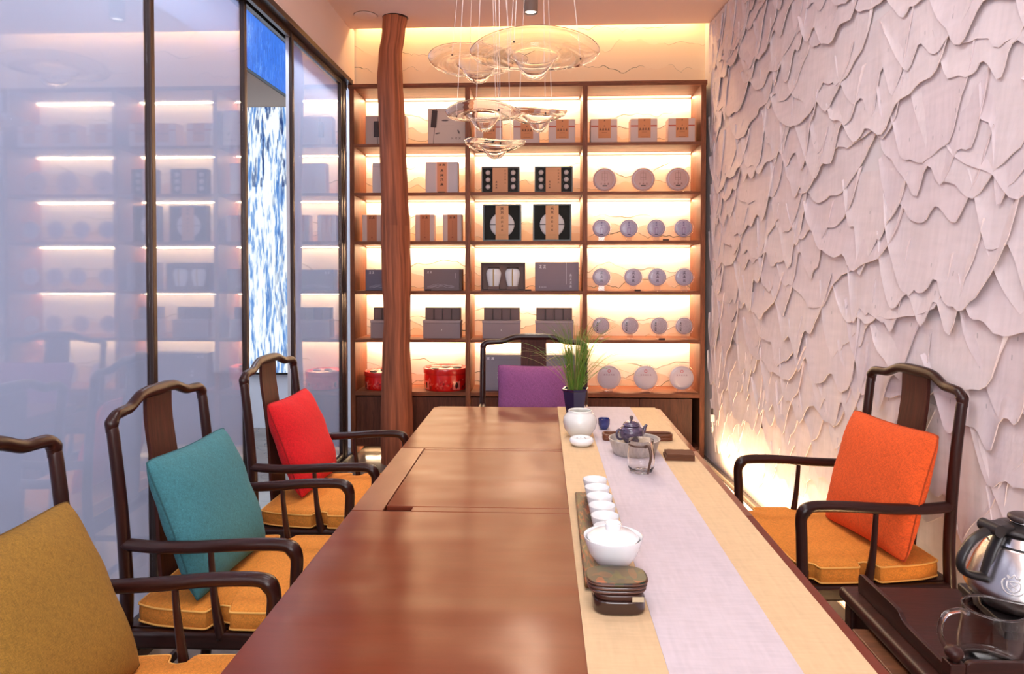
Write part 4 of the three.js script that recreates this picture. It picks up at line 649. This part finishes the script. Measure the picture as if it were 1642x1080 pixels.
// ------------------------------------------------------------------ glass pendants over the table
{
  function disc(R, bowl, drop) { // thin wavy glass dish with a funnel in the middle
    const out = [[0, -drop], [bowl * 0.16, -drop + 0.001], [bowl * 0.34, -drop * 0.94], [bowl * 0.55, -drop * 0.74], [bowl * 0.78, -drop * 0.40], [bowl * 1.0, -drop * 0.16], [bowl * 1.22, -drop * 0.10], [R * 0.72, -drop * 0.14], [R * 0.88, -drop * 0.08], [R * 0.97, 0.004], [R, 0.014]];
    const th = 0.0034, inn = [...out].reverse().map(([r, y]) => [Math.max(0, r - th * 0.5), y + th]);
    const curve = (pts) => new THREE.SplineCurve(pts.map(([a, b]) => new THREE.Vector2(a, b))).getPoints(36).map((p) => [Math.max(0, p.x), p.y]);
    const a = curve(out), b = curve(inn); a[0][0] = 0; b[b.length - 1][0] = 0;
    const g = new THREE.LatheGeometry([...a, [R + 0.002, 0.0165], ...b].map(([r, y]) => new THREE.Vector2(r, y)), 64);
    const p = g.attributes.position; for (let i = 0; i < p.count; i++) { const x = p.getX(i), z = p.getZ(i), q = Math.hypot(x, z) / R, an = Math.atan2(z, x); p.setY(i, p.getY(i) + 0.012 * q * q * Math.sin(an * 2 + R * 40)); }
    g.computeVertexNormals(); return g;
  }
  const items = [[-0.035, 2.475, -3.20, 0.30, 0.105, 0.115, 'large clear glass disc pendant with funnel centre, nearest of the cluster'], [-0.350, 2.610, -3.75, 0.270, 0.112, 0.112, 'clear glass disc pendant left of and behind the largest one'], [-0.285, 2.235, -3.35, 0.185, 0.082, 0.085, 'clear glass disc pendant below on the left, above the lotus pod box'], [-0.018, 2.285, -3.62, 0.150, 0.070, 0.085, 'clear glass disc pendant below on the right of the cluster'], [-0.225, 2.07, -3.30, 0.146, 0.070, 0.062, 'small lowest clear glass disc pendant of the cluster']];
  const cord = plain([0.85, 0.72, 0.66], 0.5);
  for (const [x, y, z, R, b, d, text] of items) {
    const t = thing('glass_pendant', text, 'pendant', [x, y, z], R * 9, 'clear glass disc pendants over the table'); t.userData.group = 'clear glass disc pendants over the table';
    part(t, 'glass_dish', disc(R, b, d), M.glass);
    for (let k = 0; k < 3; k++) { const a = k * 2.094 + 0.5, rx = Math.cos(a) * R * 0.72, rz = Math.sin(a) * R * 0.72, yb = -d * 0.14 + 0.004 + 0.006 * Math.sin(a * 2 + R * 40); const c = part(t, 'cord', sweep([V(rx, yb, rz), V(rx * 0.75, (CEIL - y) / 2, rz * 0.75), V(rx * 0.5, CEIL - y, rz * 0.5)], 0.0013, 5), cord); part(c, 'knot', moved(new THREE.SphereGeometry(0.005, 8, 6), rx, yb + 0.004, rz), M.blackPlastic); }
    part(t, 'ceiling_cap', moved(lathe([[0, -0.012], [R * 0.52, -0.012], [R * 0.54, 0], [0, 0]], 28), 0, CEIL - y, 0), M.ceiling);
  }
}

// ------------------------------------------------------------------ tea things on the table
{ // plant in a six-sided pot
  const p = thing('potted_grass', 'grassy green plant in a dark blue six-sided pot on the runner', 'plant', [0.168, RUN, -3.42], 0.35);
  const hex = (r, y) => [...Array(6)].map((_, k) => V(Math.cos(k * Math.PI / 3) * r, y, Math.sin(k * Math.PI / 3) * r));
  const rings = [hex(0.0, 0), hex(0.046, 0), hex(0.048, 0.006), hex(0.066, 0.118), hex(0.071, 0.122), hex(0.071, 0.130), hex(0.062, 0.130), hex(0.057, 0.122), hex(0, 0.122)], P = [], I = [];
  rings.forEach((r) => r.forEach((v) => P.push(v.x, v.y, v.z))); for (let j = 0; j < rings.length - 1; j++) for (let k = 0; k < 6; k++) { const a = j * 6 + k, b = j * 6 + (k + 1) % 6; I.push(a, a + 6, b, b, a + 6, b + 6); }
  const g = new THREE.BufferGeometry(); g.setAttribute('position', new THREE.Float32BufferAttribute(P, 3)); g.setIndex(I);
  part(p, 'pot', toCreasedNormals(g, 0.4), plain([0.014, 0.014, 0.055], 0.16, { clearcoat: 0.6, clearcoatRoughness: 0.1 }));
  part(p, 'soil', moved(lathe([[0, 0], [0.05, 0], [0.0, 0.008]], 12), 0, 0.1225, 0), plain([0.04, 0.03, 0.02], 0.95));
  const r = rng(606), blades = [[], []];
  for (let i = 0; i < 190; i++) {
    const a = r() * 6.283, r0 = 0.034 * Math.sqrt(r()), long = i < 155, h = long ? 0.20 + 0.16 * r() : 0.15 + 0.11 * r(), lean = (0.035 + 0.17 * r() * r()) * (long ? 1 : 2.2), ca = Math.cos(a), sa = Math.sin(a), droop = long ? 0 : 0.02 + 0.04 * r();
    const pts = smoothPath([[ca * r0, 0.122, sa * r0], [ca * (r0 + lean * 0.25), 0.122 + h * 0.45, sa * (r0 + lean * 0.25)], [ca * (r0 + lean * 0.65), 0.122 + h * 0.82, sa * (r0 + lean * 0.65)], [ca * (r0 + lean * 1.25), 0.122 + h - droop, sa * (r0 + lean * 1.25)]], 12);
    blades[r() < 0.7 ? 0 : 1].push(sweep(pts, (t) => 0.0026 * (1 - t * 0.85) + 0.0003, 5, [0.35, 1]));
  }
  part(p, 'grass_blades', blades[0], plain([0.15, 0.29, 0.035], 0.55)).userData.kind = 'stuff'; part(p, 'grass_blades', blades[1], plain([0.34, 0.30, 0.08], 0.6), 'yellowing blades').userData.kind = 'stuff';
}
{ // white jar with a low dish in front
  const jar = thing('white_jar', 'round white porcelain jar standing behind the small white dish on the runner', 'jar', [0.165, RUN, -2.955]);
  part(jar, 'jar_body', lathe([[0, 0], [0.040, 0], [0.044, 0.003], [0.066, 0.035], [0.073, 0.062], [0.070, 0.085], [0.056, 0.102], [0.050, 0.106], [0.051, 0.112], [0.049, 0.115], [0.044, 0.113], [0.045, 0.104], [0.060, 0.082], [0.062, 0.05], [0.03, 0.01], [0, 0.008]], 48), plain([0.80, 0.79, 0.74], 0.22, { clearcoat: 0.5, clearcoatRoughness: 0.1 }));
  const d = thing('lid_dish', 'low round white dish with dark spots on top in front of the white jar', 'dish', [0.163, RUN, -2.80]);
  part(d, 'dish_body', lathe([[0, 0], [0.034, 0], [0.046, 0.010], [0.050, 0.020], [0.047, 0.030], [0.038, 0.034], [0.034, 0.030], [0, 0.028]], 40), M.porcelain);
  for (const a of [0.4, 1.9, 3.3, 4.6, 5.6]) part(d, 'dark_spot', moved(lathe([[0, 0], [0.004, 0], [0.003, 0.0012], [0, 0.0012]], 10), Math.cos(a) * 0.018, 0.0286, Math.sin(a) * 0.018), plain([0.06, 0.05, 0.05], 0.5));
  const cup = thing('blue_cup', 'small dark blue glazed cup right of the white jar', 'cup', [0.281, CLOTH, -3.09]);
  const cobalt = plain([0.018, 0.030, 0.16], 0.2, { clearcoat: 0.6, clearcoatRoughness: 0.1 }); part(cup, 'cup_body', lathe([[0, 0], [0.014, 0], [0.015, 0.003], [0.020, 0.006], [0.0265, 0.024], [0.027, 0.048], [0.0255, 0.049], [0.024, 0.046], [0.023, 0.024], [0.012, 0.010], [0, 0.009]], 32), cobalt);
}
{ // carved wooden tray behind the round tray
  const s = new THREE.Shape(), a = 0.150, b = 0.030; s.moveTo(-a + 0.02, -b); s.lineTo(a - 0.03, -b); s.quadraticCurveTo(a, -b + 0.002, a - 0.003, -0.004); s.quadraticCurveTo(a + 0.008, b - 0.01, a - 0.03, b); s.quadraticCurveTo(0.02, b + 0.004, -a + 0.03, b); s.quadraticCurveTo(-a - 0.004, b, -a + 0.004, 0.004); s.quadraticCurveTo(-a - 0.006, -b, -a + 0.02, -b);
  const g = extrude(s, 0.008, 0.003); g.rotateX(-Math.PI / 2); const t = thing('wooden_tray', 'slim carved reddish wooden tray lying behind the round white tray', 'tray', [0.405, CLOTH, -2.905], 0.03); const m = wood([0.24, 0.072, 0.025], 0.4);
  part(t, 'tray_base', moved(metricUV(g), 0, 0.003, 0), m);
  const rim = s.getPoints(24).map((p) => V(p.x * 0.975, 0.020, -p.y * 0.93)); rim.push(rim[0].clone()); part(t, 'raised_rim', sweep(rim, 0.0055, 6, [1.6, 0.8]), m);
}
{ // round tray bowl holding the teapot
  const mott = dataTexture(128, 128, (u, v) => { const k = 0.74 + 0.22 * (fbm(u * 12, v * 12, 101, 4, 12, 12) - 0.3); return [k, k * 0.97, k * 0.94]; }, true, [6, 2]);
  const glaze = plain([0.74, 0.69, 0.66], 0.35, { map: mott }), t = thing('round_tray', 'round speckled white tray bowl holding the blue teapot', 'tray', [0.362, CLOTH, -2.68]);
  part(t, 'bowl', lathe([[0, 0.006], [0.072, 0.006], [0.074, 0], [0.080, 0], [0.084, 0.010], [0.098, 0.055], [0.1005, 0.060], [0.097, 0.061], [0.092, 0.056], [0.080, 0.018], [0, 0.016]], 56), glaze);
  part(t, 'drain_plate', lathe([[0, 0.034], [0.084, 0.034], [0.086, 0.037], [0.084, 0.040], [0, 0.040]], 48), glaze);
  const p = thing('teapot', 'small dark blue glazed teapot with domed lid standing in the round tray', 'teapot', [0.352, CLOTH + 0.0405, -2.69], 0.5), blue = dataTexture(128, 128, (u, v) => { const a = fbm(u * 8, v * 8, 111, 4, 8, 8); return [0.15 + 0.38 * a, 0.13 + 0.31 * a, 0.22 + 0.30 * a]; }, true, [2, 2]), gl = new THREE.MeshPhysicalMaterial({ map: blue, roughness: 0.2, clearcoat: 0.6, clearcoatRoughness: 0.1 });
  part(p, 'pot_body', lathe([[0, 0], [0.026, 0], [0.028, 0.003], [0.043, 0.020], [0.048, 0.038], [0.045, 0.054], [0.034, 0.064], [0.030, 0.066], [0, 0.066]], 44), gl);
  const lid = part(p, 'lid', lathe([[0, 0.066], [0.033, 0.066], [0.034, 0.069], [0.028, 0.078], [0.014, 0.084], [0.006, 0.086], [0, 0.086]], 40), gl); part(lid, 'lid_knob', lathe([[0, 0.085], [0.005, 0.086], [0.0045, 0.090], [0.008, 0.096], [0.007, 0.103], [0, 0.106]], 20), plain([0.09, 0.06, 0.06], 0.3));
  part(p, 'spout', sweep(smoothPath([[0.040, 0.026, 0], [0.058, 0.036, 0], [0.066, 0.054, 0], [0.074, 0.062, 0]], 14), (q) => 0.010 - 0.005 * q, 12), gl);
  part(p, 'handle', sweep(smoothPath([[-0.040, 0.052, 0], [-0.062, 0.056, 0], [-0.070, 0.038, 0], [-0.060, 0.020, 0], [-0.042, 0.018, 0]], 22), 0.0045, 10), gl);
}
{ // clear glass pitcher with a brown handle
  const t = thing('fairness_pitcher', 'clear glass pitcher with dark brown handle in front of the round tray', 'pitcher', [0.352, CLOTH, -2.43]); t.scale.set(1.3, 1.25, 1.3);
  part(t, 'glass_body', lathe([[0, 0], [0.026, 0], [0.030, 0.003], [0.0375, 0.020], [0.037, 0.050], [0.033, 0.080], [0.035, 0.092], [0.0335, 0.0925], [0.0315, 0.080], [0.0352, 0.050], [0.0358, 0.020], [0.028, 0.006], [0, 0.005]], 48), M.glass);
  part(t, 'handle', sweep(smoothPath([[0.006, 0.080, 0.034], [0.012, 0.085, 0.046], [0.016, 0.078, 0.056], [0.017, 0.055, 0.060], [0.013, 0.028, 0.056], [0.011, 0.010, 0.052]], 24), (q) => 0.0048 - 0.002 * q, 10), plain([0.085, 0.040, 0.026], 0.4));
  part(t, 'collar', sweep(smoothPath([[-0.033, 0.079, 0.006], [-0.020, 0.079, 0.028], [0.006, 0.080, 0.035]], 12), 0.003, 8), plain([0.085, 0.040, 0.026], 0.4));
}
{ // folded tea towel
  const g = new THREE.BoxGeometry(0.108, 0.010, 0.085, 26, 2, 22), q = g.attributes.position; for (let i = 0; i < q.count; i++) { const x = q.getX(i), z = q.getZ(i); q.setY(i, q.getY(i) + (q.getY(i) > 0 ? 0.004 * fbm(x * 60, z * 22, 121, 3) : 0)); q.setX(i, x + 0.006 * (fbm(z * 40, 3, 122, 2) - 0.5)); } g.computeVertexNormals();
  const brown = fabric([0.17, 0.062, 0.026], 0.02), t = thing('tea_towel', 'small folded brown tea towel at the right edge of the table', 'towel', [0.522, CLOTH - 0.0008, -2.62], -0.04);
  part(t, 'lower_fold', moved(g, 0, 0.0055, 0), brown); part(t, 'upper_fold', moved(g.clone().scale(0.96, 0.9, 0.94), 0.003, 0.0165, -0.002), brown);
}
{ // long lacquered board with the cups, the covered bowl and the coasters
  const lac = canvasTexture(256, 1024, (x, w, h) => { const r = rng(14); x.fillStyle = '#3a2010'; x.fillRect(0, 0, w, h); const c = ['rgba(44,52,14,.7)', 'rgba(150,62,20,.6)', 'rgba(170,115,65,.45)', 'rgba(24,14,9,.7)', 'rgba(110,40,15,.6)', 'rgba(60,62,26,.6)']; for (let i = 0; i < 700; i++) { x.fillStyle = c[Math.floor(r() * 6)]; x.save(); x.translate(r() * w, r() * h); x.rotate(1.2 + r() * 0.8); x.beginPath(); x.ellipse(0, 0, 6 + r() * 42, 2 + r() * 9, 0, 0, 7); x.fill(); x.restore(); } });
  const gloss = new THREE.MeshPhysicalMaterial({ map: lac, roughness: 0.3, specularIntensity: 0.5 });
  const t = thing('cup_board', 'long narrow mottled brown lacquer board carrying the white cups', 'board', [0.156, CLOTH, -1.83], -0.015);
  const g = new RoundedBoxGeometry(0.112, 0.014, 0.64, 3, 0.006); const n = g.index ? g.toNonIndexed() : g, u = new Float32Array(n.attributes.position.count * 2); for (let i = 0; i < u.length / 2; i++) { u[i * 2] = n.attributes.position.getX(i) / 0.112 + 0.5; u[i * 2 + 1] = n.attributes.position.getZ(i) / 0.64 + 0.5; } n.setAttribute('uv', new THREE.BufferAttribute(u, 2));
  part(t, 'board_top', moved(n, 0, 0.0095, 0), gloss); for (const s of [-1, 1]) part(t, 'foot', rbx(0.09, 0.004, 0.02, 0.001, 0, 0.002, s * 0.26), M.blackPlastic);
  const top = CLOTH + 0.0167;
  const prof = [[0, 0], [0.0175, 0], [0.018, 0.003], [0.0245, 0.010], [0.029, 0.026], [0.0315, 0.040], [0.0305, 0.0405], [0.0275, 0.027], [0.022, 0.011], [0.0, 0.007]];
  const cup = thing('tea_cup', 'white porcelain tea cup, farthest of six in a row on the lacquer board', 'cup', [0.166, top, -2.130], 0, 'white tea cups in a row'); part(cup, 'cup_body', lathe(prof.map(([a, b]) => [a * 1.2, b * 1.15]), 36), M.porcelain); part(cup, 'tea', lathe([[0, 0.016], [0.0285, 0.016], [0.0285, 0.0163], [0, 0.0163]], 24), plain([0.55, 0.48, 0.40], 0.1));
  ['second from the far end', 'third from the far end', 'fourth from the far end', 'fifth from the far end', 'closest to the covered bowl'].forEach((w, i) => copyOf(cup, [0.1665 + 0.0004 * i, top, -2.130 + 0.080 * (i + 1)], 0, 'white porcelain tea cup, ' + w + ', in the row of six'));
  const b = thing('covered_bowl', 'white porcelain bowl with a lid sitting on the lacquer board', 'bowl', [0.168, top, -1.605]); b.scale.set(1.16, 1.1, 1.16);
  part(b, 'bowl_body', lathe([[0, 0], [0.026, 0], [0.027, 0.004], [0.036, 0.010], [0.049, 0.030], [0.0565, 0.052], [0.0600, 0.065], [0.0580, 0.0655], [0.053, 0.058], [0.044, 0.036], [0.03, 0.014], [0, 0.009]], 52), M.porcelain);
  const lid = part(b, 'lid', lathe([[0, 0.060], [0.051, 0.060], [0.052, 0.062], [0.040, 0.072], [0.018, 0.0785], [0.0165, 0.080], [0, 0.080]], 48), M.porcelain); part(lid, 'lid_knob', lathe([[0.0155, 0.079], [0.0165, 0.090], [0.0175, 0.0925], [0.015, 0.093], [0.0135, 0.086], [0, 0.085]], 32), M.porcelain);
  // dark boat-shaped stand in front, with a stack of patterned coasters on it
  const st = thing('coaster_stand', 'dark rounded stand under the patterned coasters at the near end of the lacquer board', 'stand', [0.162, CLOTH, -1.447], 0.02);
  const oval = (a, b, hgt, x = 0, y = 0, z = 0) => { const o = new THREE.Shape(); const n = 3.2; for (let i = 0; i < 48; i++) { const q = i / 48 * Math.PI * 2, c = Math.cos(q), s = Math.sin(q); const px = a * Math.sign(c) * Math.pow(Math.abs(c), 2 / n), py = b * Math.sign(s) * Math.pow(Math.abs(s), 2 / n); i ? o.lineTo(px, py) : o.moveTo(px, py); } o.closePath(); const e = extrude(o, hgt - 0.006, 0.003); e.rotateX(-Math.PI / 2); e.translate(x, y + 0.003, z); return e; };
  part(st, 'base', oval(0.055, 0.047, 0.028), plain([0.030, 0.010, 0.007], 0.25, { clearcoat: 0.6 }));
  part(st, 'upper', oval(0.052, 0.043, 0.012, 0, 0.0282), plain([0.045, 0.014, 0.009], 0.3));
  part(st, 'pale_patch', [bx(0.024, 0.0105, 0.001, 0.036, 0.033, 0.0432)], plain([0.50, 0.40, 0.26], 0.7));
  const pat = canvasTexture(256, 256, (x, w, h) => { x.fillStyle = '#2a2018'; x.fillRect(0, 0, w, h); const r = rng(19), c = ['rgba(28,46,38,.85)', 'rgba(160,62,22,.6)', 'rgba(14,20,32,.85)', 'rgba(58,62,20,.7)', 'rgba(90,48,30,.7)', 'rgba(20,10,8,.85)']; for (let i = 0; i < 46; i++) { x.fillStyle = c[Math.floor(r() * 6)]; x.beginPath(); x.ellipse(r() * w, r() * h, 14 + r() * 46, 10 + r() * 22, r() * 3, 0, 7); x.fill(); } });
  const patM = new THREE.MeshPhysicalMaterial({ map: pat, roughness: 0.3, specularIntensity: 0.5 }); pat.repeat.set(8, 8); pat.offset.set(0.5, 0.5);
  for (let k = 0; k < 3; k++) { const c = thing('coaster', ['bottom', 'middle', 'topmost patterned'][k] + ' dark lacquer coaster of the stack on the dark stand', 'coaster', [0.159, CLOTH + 0.0403 + k * 0.0082, -1.450], 0.02); part(c, 'plate', oval(0.0645 - (2 - k) * 0.002, 0.046 - (2 - k) * 0.001, 0.008), k === 2 ? patM : plain([0.055, 0.018, 0.011], 0.3, { clearcoat: 0.5 })); part(c, 'edge_line', (() => { const l = []; for (let i = 0; i <= 48; i++) { const q = i / 48 * Math.PI * 2, cc = Math.cos(q), s = Math.sin(q), a = 0.0646 - (2 - k) * 0.002, b2 = 0.0461 - (2 - k) * 0.001; l.push(V(a * Math.sign(cc) * Math.pow(Math.abs(cc), 0.625), 0.004, b2 * Math.sign(s) * Math.pow(Math.abs(s), 0.625))); } return sweep(l, 0.0012, 5); })(), plain([0.14, 0.06, 0.04], 0.4)); }
}

// ------------------------------------------------------------------ side table with kettle and glass jug
const ST = 0.60;
{
  const t = thing('side_table', 'dark brown wooden side table with raised gallery rails beside the long table', 'table', [1.050, 0, -1.650]), w = 0.47, d = 0.51;
  part(t, 'tabletop', rbx(w, 0.034, d, 0.015, 0, ST - 0.017, 0, false, 4), M.sideTable);
  part(t, 'apron', [rbx(0.02, 0.075, d - 0.08, 0.003, -w / 2 + 0.035, ST - 0.072, 0), rbx(0.02, 0.075, d - 0.08, 0.003, w / 2 - 0.035, ST - 0.072, 0), rbx(w - 0.09, 0.075, 0.02, 0.003, 0, ST - 0.072, d / 2 - 0.035), rbx(w - 0.09, 0.075, 0.02, 0.003, 0, ST - 0.072, -d / 2 + 0.035)], M.sideTable);
  for (const sx of [-1, 1]) for (const sz of [-1, 1]) part(t, 'leg', rbx(0.042, ST - 0.034, 0.042, 0.006, sx * (w / 2 - 0.035), (ST - 0.034) / 2, sz * (d / 2 - 0.035)), M.sideTable);
  const rail = (len) => { const s = new THREE.Shape(); s.moveTo(0, 0); s.lineTo(len, 0); s.lineTo(len, 0.030); s.quadraticCurveTo(len * 0.80, 0.030, len * 0.62, 0.032); s.quadraticCurveTo(len * 0.55, 0.034, len * 0.52, 0.048); s.quadraticCurveTo(len * 0.50, 0.052, len * 0.42, 0.052); s.lineTo(0.02, 0.052); s.quadraticCurveTo(0, 0.052, 0, 0.036); s.closePath(); return extrude(s, 0.008, 0.002); };
  const left = rail(0.40); left.rotateY(-Math.PI / 2); part(t, 'gallery_rail', metricUV(left.translate(-w / 2 + 0.048, ST + 0.0005, -d / 2 + 0.04)), M.sideTable);
  const front = rail(0.36); part(t, 'gallery_rail', metricUV(front.translate(-w / 2 + 0.066, ST + 0.0005, d / 2 - 0.056)), M.sideTable);
  part(t, 'corner_post', rbx(0.032, 0.052, 0.032, 0.003, -w / 2 + 0.044, ST + 0.026, d / 2 - 0.052), M.sideTable);
  part(t, 'finial', moved(lathe([[0, 0], [0.012, 0], [0.010, 0.004], [0.017, 0.012], [0.018, 0.020], [0.013, 0.028], [0, 0.031]], 24), -w / 2 + 0.044, ST + 0.052, d / 2 - 0.052), M.sideTable);
  part(t, 'lower_shelf', rbx(w - 0.03, 0.02, d - 0.03, 0.004, 0, 0.20, 0), M.sideTable);
  part(t, 'pull_out_board', rbx(0.05, 0.014, 0.34, 0.004, -w / 2 - 0.005, ST - 0.048, 0.07), wood([0.24, 0.095, 0.045], 0.35));
}
{ // hot plate and steel kettle
  const h = thing('hot_plate', 'low black hot plate on the side table under the steel kettle', 'hot plate', [1.172, ST, -1.725], -0.1);
  for (const sx of [-1, 1]) for (const sz of [-1, 1]) part(h, 'foot', rbx(0.03, 0.022, 0.03, 0.003, sx * 0.062, 0.011, sz * 0.085), M.blackPlastic);
  part(h, 'body', rbx(0.17, 0.020, 0.215, 0.005, 0, 0.032, 0), M.blackPlastic); part(h, 'plate', lathe([[0, 0.042], [0.082, 0.042], [0.082, 0.0445], [0, 0.0445]], 40), M.dark);
  const k = thing('steel_kettle', 'brushed steel kettle with black handle and lid standing on the hot plate', 'kettle', [1.186, ST + 0.0447, -1.725], 0.18); k.scale.setScalar(1.09); const R = 0.112;
  part(k, 'base_ring', lathe([[0, 0], [0.088, 0], [0.100, 0.010], [R - 0.002, 0.030], [0, 0.030]], 56), plain([0.05, 0.035, 0.03], 0.35, { metalness: 0.6 }));
  part(k, 'kettle_body', lathe([[R - 0.002, 0.030], [R, 0.034], [R - 0.004, 0.050], [R - 0.020, 0.095], [R - 0.040, 0.132], [0.066, 0.138]], 64), M.steel);
  part(k, 'groove', lathe([[0.068, 0.136], [0.0695, 0.138], [0.066, 0.1405]], 56), M.dark);
  part(k, 'neck', lathe([[0.0665, 0.1405], [0.056, 0.160], [0.054, 0.163], [0.04, 0.163]], 56), M.chrome);
  const lid = part(k, 'lid', lathe([[0, 0.163], [0.060, 0.161], [0.060, 0.170], [0.050, 0.177], [0.030, 0.181], [0.026, 0.183], [0, 0.183]], 48), M.blackPlastic); part(lid, 'lid_button', lathe([[0.024, 0.188], [0.030, 0.191], [0.029, 0.199], [0.022, 0.203], [0, 0.204]], 36), plain([0.05, 0.03, 0.028], 0.4)); part(lid, 'button_ring', lathe([[0, 0.182], [0.0245, 0.182], [0.0245, 0.189], [0, 0.189]], 36), M.chrome);
  const hs = new THREE.CatmullRomCurve3([V(-0.055, 0.168, 0), V(-0.085, 0.170, 0), V(-0.128, 0.150, 0), V(-0.154, 0.112, 0), V(-0.152, 0.086, 0), V(-0.128, 0.072, 0), V(-0.098, 0.066, 0)], false, 'catmullrom', 0.5).getPoints(40);
  part(k, 'handle', sweep(hs, (q) => 0.0095 + 0.004 * Math.exp(-Math.pow((q - 0.05) / 0.12, 2)) + 0.002 * Math.exp(-Math.pow((q - 1) / 0.15, 2)), 14, [0.85, 1.25]), M.blackPlastic);
  part(k, 'handle_mount', sweep(smoothPath([[-0.058, 0.160, 0], [-0.078, 0.120, 0], [-0.096, 0.066, 0]], 14), 0.011, 10, [0.8, 1.3]), M.blackPlastic);
  part(k, 'hinge', [rbx(0.050, 0.022, 0.044, 0.008, -0.062, 0.176, 0), moved(new THREE.CylinderGeometry(0.014, 0.014, 0.05, 20).rotateX(Math.PI / 2), -0.080, 0.176, 0)], M.blackPlastic);
  part(k, 'spout', sweep(smoothPath([[0.080, 0.110, 0], [0.105, 0.140, 0], [0.122, 0.160, 0]], 10), (q) => 0.022 - 0.010 * q, 16), M.steel);
  { // embossed crest: a crown above a shield with curled sides
    const e = [], put = (pts, r = 0.0013) => e.push(sweep(smoothPath(pts.map(([a, b]) => surf(a, b)), 14), r, 5));
    const surf = (a, b) => { const y = 0.072 + b, rr = lerp(R - 0.0035, R - 0.0195, clamp((y - 0.05) / 0.045, 0, 1)) + 0.0006, an = 2.50 - a / rr; return [Math.cos(an) * rr, y, Math.sin(an) * rr]; };
    put([[-0.012, 0.006], [-0.012, -0.006], [0, -0.014], [0.012, -0.006], [0.012, 0.006], [0, 0.007], [-0.012, 0.006]]); put([[-0.010, 0.011], [-0.012, 0.018], [-0.005, 0.013], [0, 0.021], [0.005, 0.013], [0.012, 0.018], [0.010, 0.011]]); put([[-0.016, 0.010], [-0.022, 0.002], [-0.018, -0.012], [-0.006, -0.019], [0, -0.017], [0.006, -0.019], [0.018, -0.012], [0.022, 0.002], [0.016, 0.010]]); put([[-0.007, 0.003], [0.006, -0.007]], 0.001); put([[0.007, 0.003], [-0.006, -0.007]], 0.001);
    part(k, 'embossed_crest', e, plain([0.8, 0.76, 0.74], 0.35, { metalness: 1 }));
  }
}
{ // glass jug with a loop handle
  const t = thing('glass_jug', 'clear glass jug with loop handle standing on the side table by the finial', 'jug', [0.985, ST, -1.520], 0); t.scale.setScalar(1.14);
  const g = lathe([[0, 0], [0.050, 0], [0.056, 0.004], [0.060, 0.014], [0.058, 0.050], [0.052, 0.098], [0.0515, 0.112], [0.0505, 0.1135], [0.0495, 0.112], [0.050, 0.098], [0.056, 0.050], [0.0575, 0.016], [0.052, 0.007], [0, 0.006]], 64), p = g.attributes.position;
  for (let i = 0; i < p.count; i++) { const x = p.getX(i), y = p.getY(i), z = p.getZ(i), a = Math.atan2(z, x), k = sstep(0.07, 0.113, y) * Math.exp(-Math.pow(a / 0.42, 2)) * 0.030; p.setX(i, x + k); p.setY(i, y + k * 0.10); } g.computeVertexNormals();
  part(t, 'jug_body', g, M.glass);
  { const l = []; for (let i = 0; i <= 64; i++) { const a = i / 64 * Math.PI * 2, k = Math.exp(-Math.pow((a > Math.PI ? a - 2 * Math.PI : a) / 0.42, 2)) * 0.030; l.push(V(Math.cos(a) * 0.0508 + k, 0.1135 + k * 0.10, Math.sin(a) * 0.0508)); } part(t, 'rolled_rim', sweep(l, 0.0022, 8), M.glass); }
  part(t, 'handle', sweep(smoothPath([[-0.049, 0.104, 0.004], [-0.066, 0.110, 0.004], [-0.092, 0.100, 0.004], [-0.102, 0.070, 0.004], [-0.090, 0.038, 0.004], [-0.068, 0.022, 0.004], [-0.056, 0.020, 0.004]], 36), 0.0048, 12, [1, 1.3]), M.glass);
}
{ // plug and clip on the flaked wall near the shelf
  const s = thing('wall_plug', 'small white plug with a dark clip on the flaked wall beside the shelf', 'plug', [1.262, 0.385, -5.10], -Math.PI / 2); part(s, 'plug_body', rbx(0.034, 0.055, 0.03, 0.006, 0, 0, 0), plain([0.8, 0.74, 0.70], 0.5)); part(s, 'clip', rbx(0.016, 0.045, 0.012, 0.003, 0, 0.048, 0), M.dark); part(s, 'cable', sweep(smoothPath([[0, -0.027, 0], [0.004, -0.08, -0.004], [-0.03, -0.11, -0.006], [-0.06, -0.08, -0.008]], 16), 0.005, 8), plain([0.78, 0.70, 0.66], 0.6));
}

renderer.render(scene, camera);
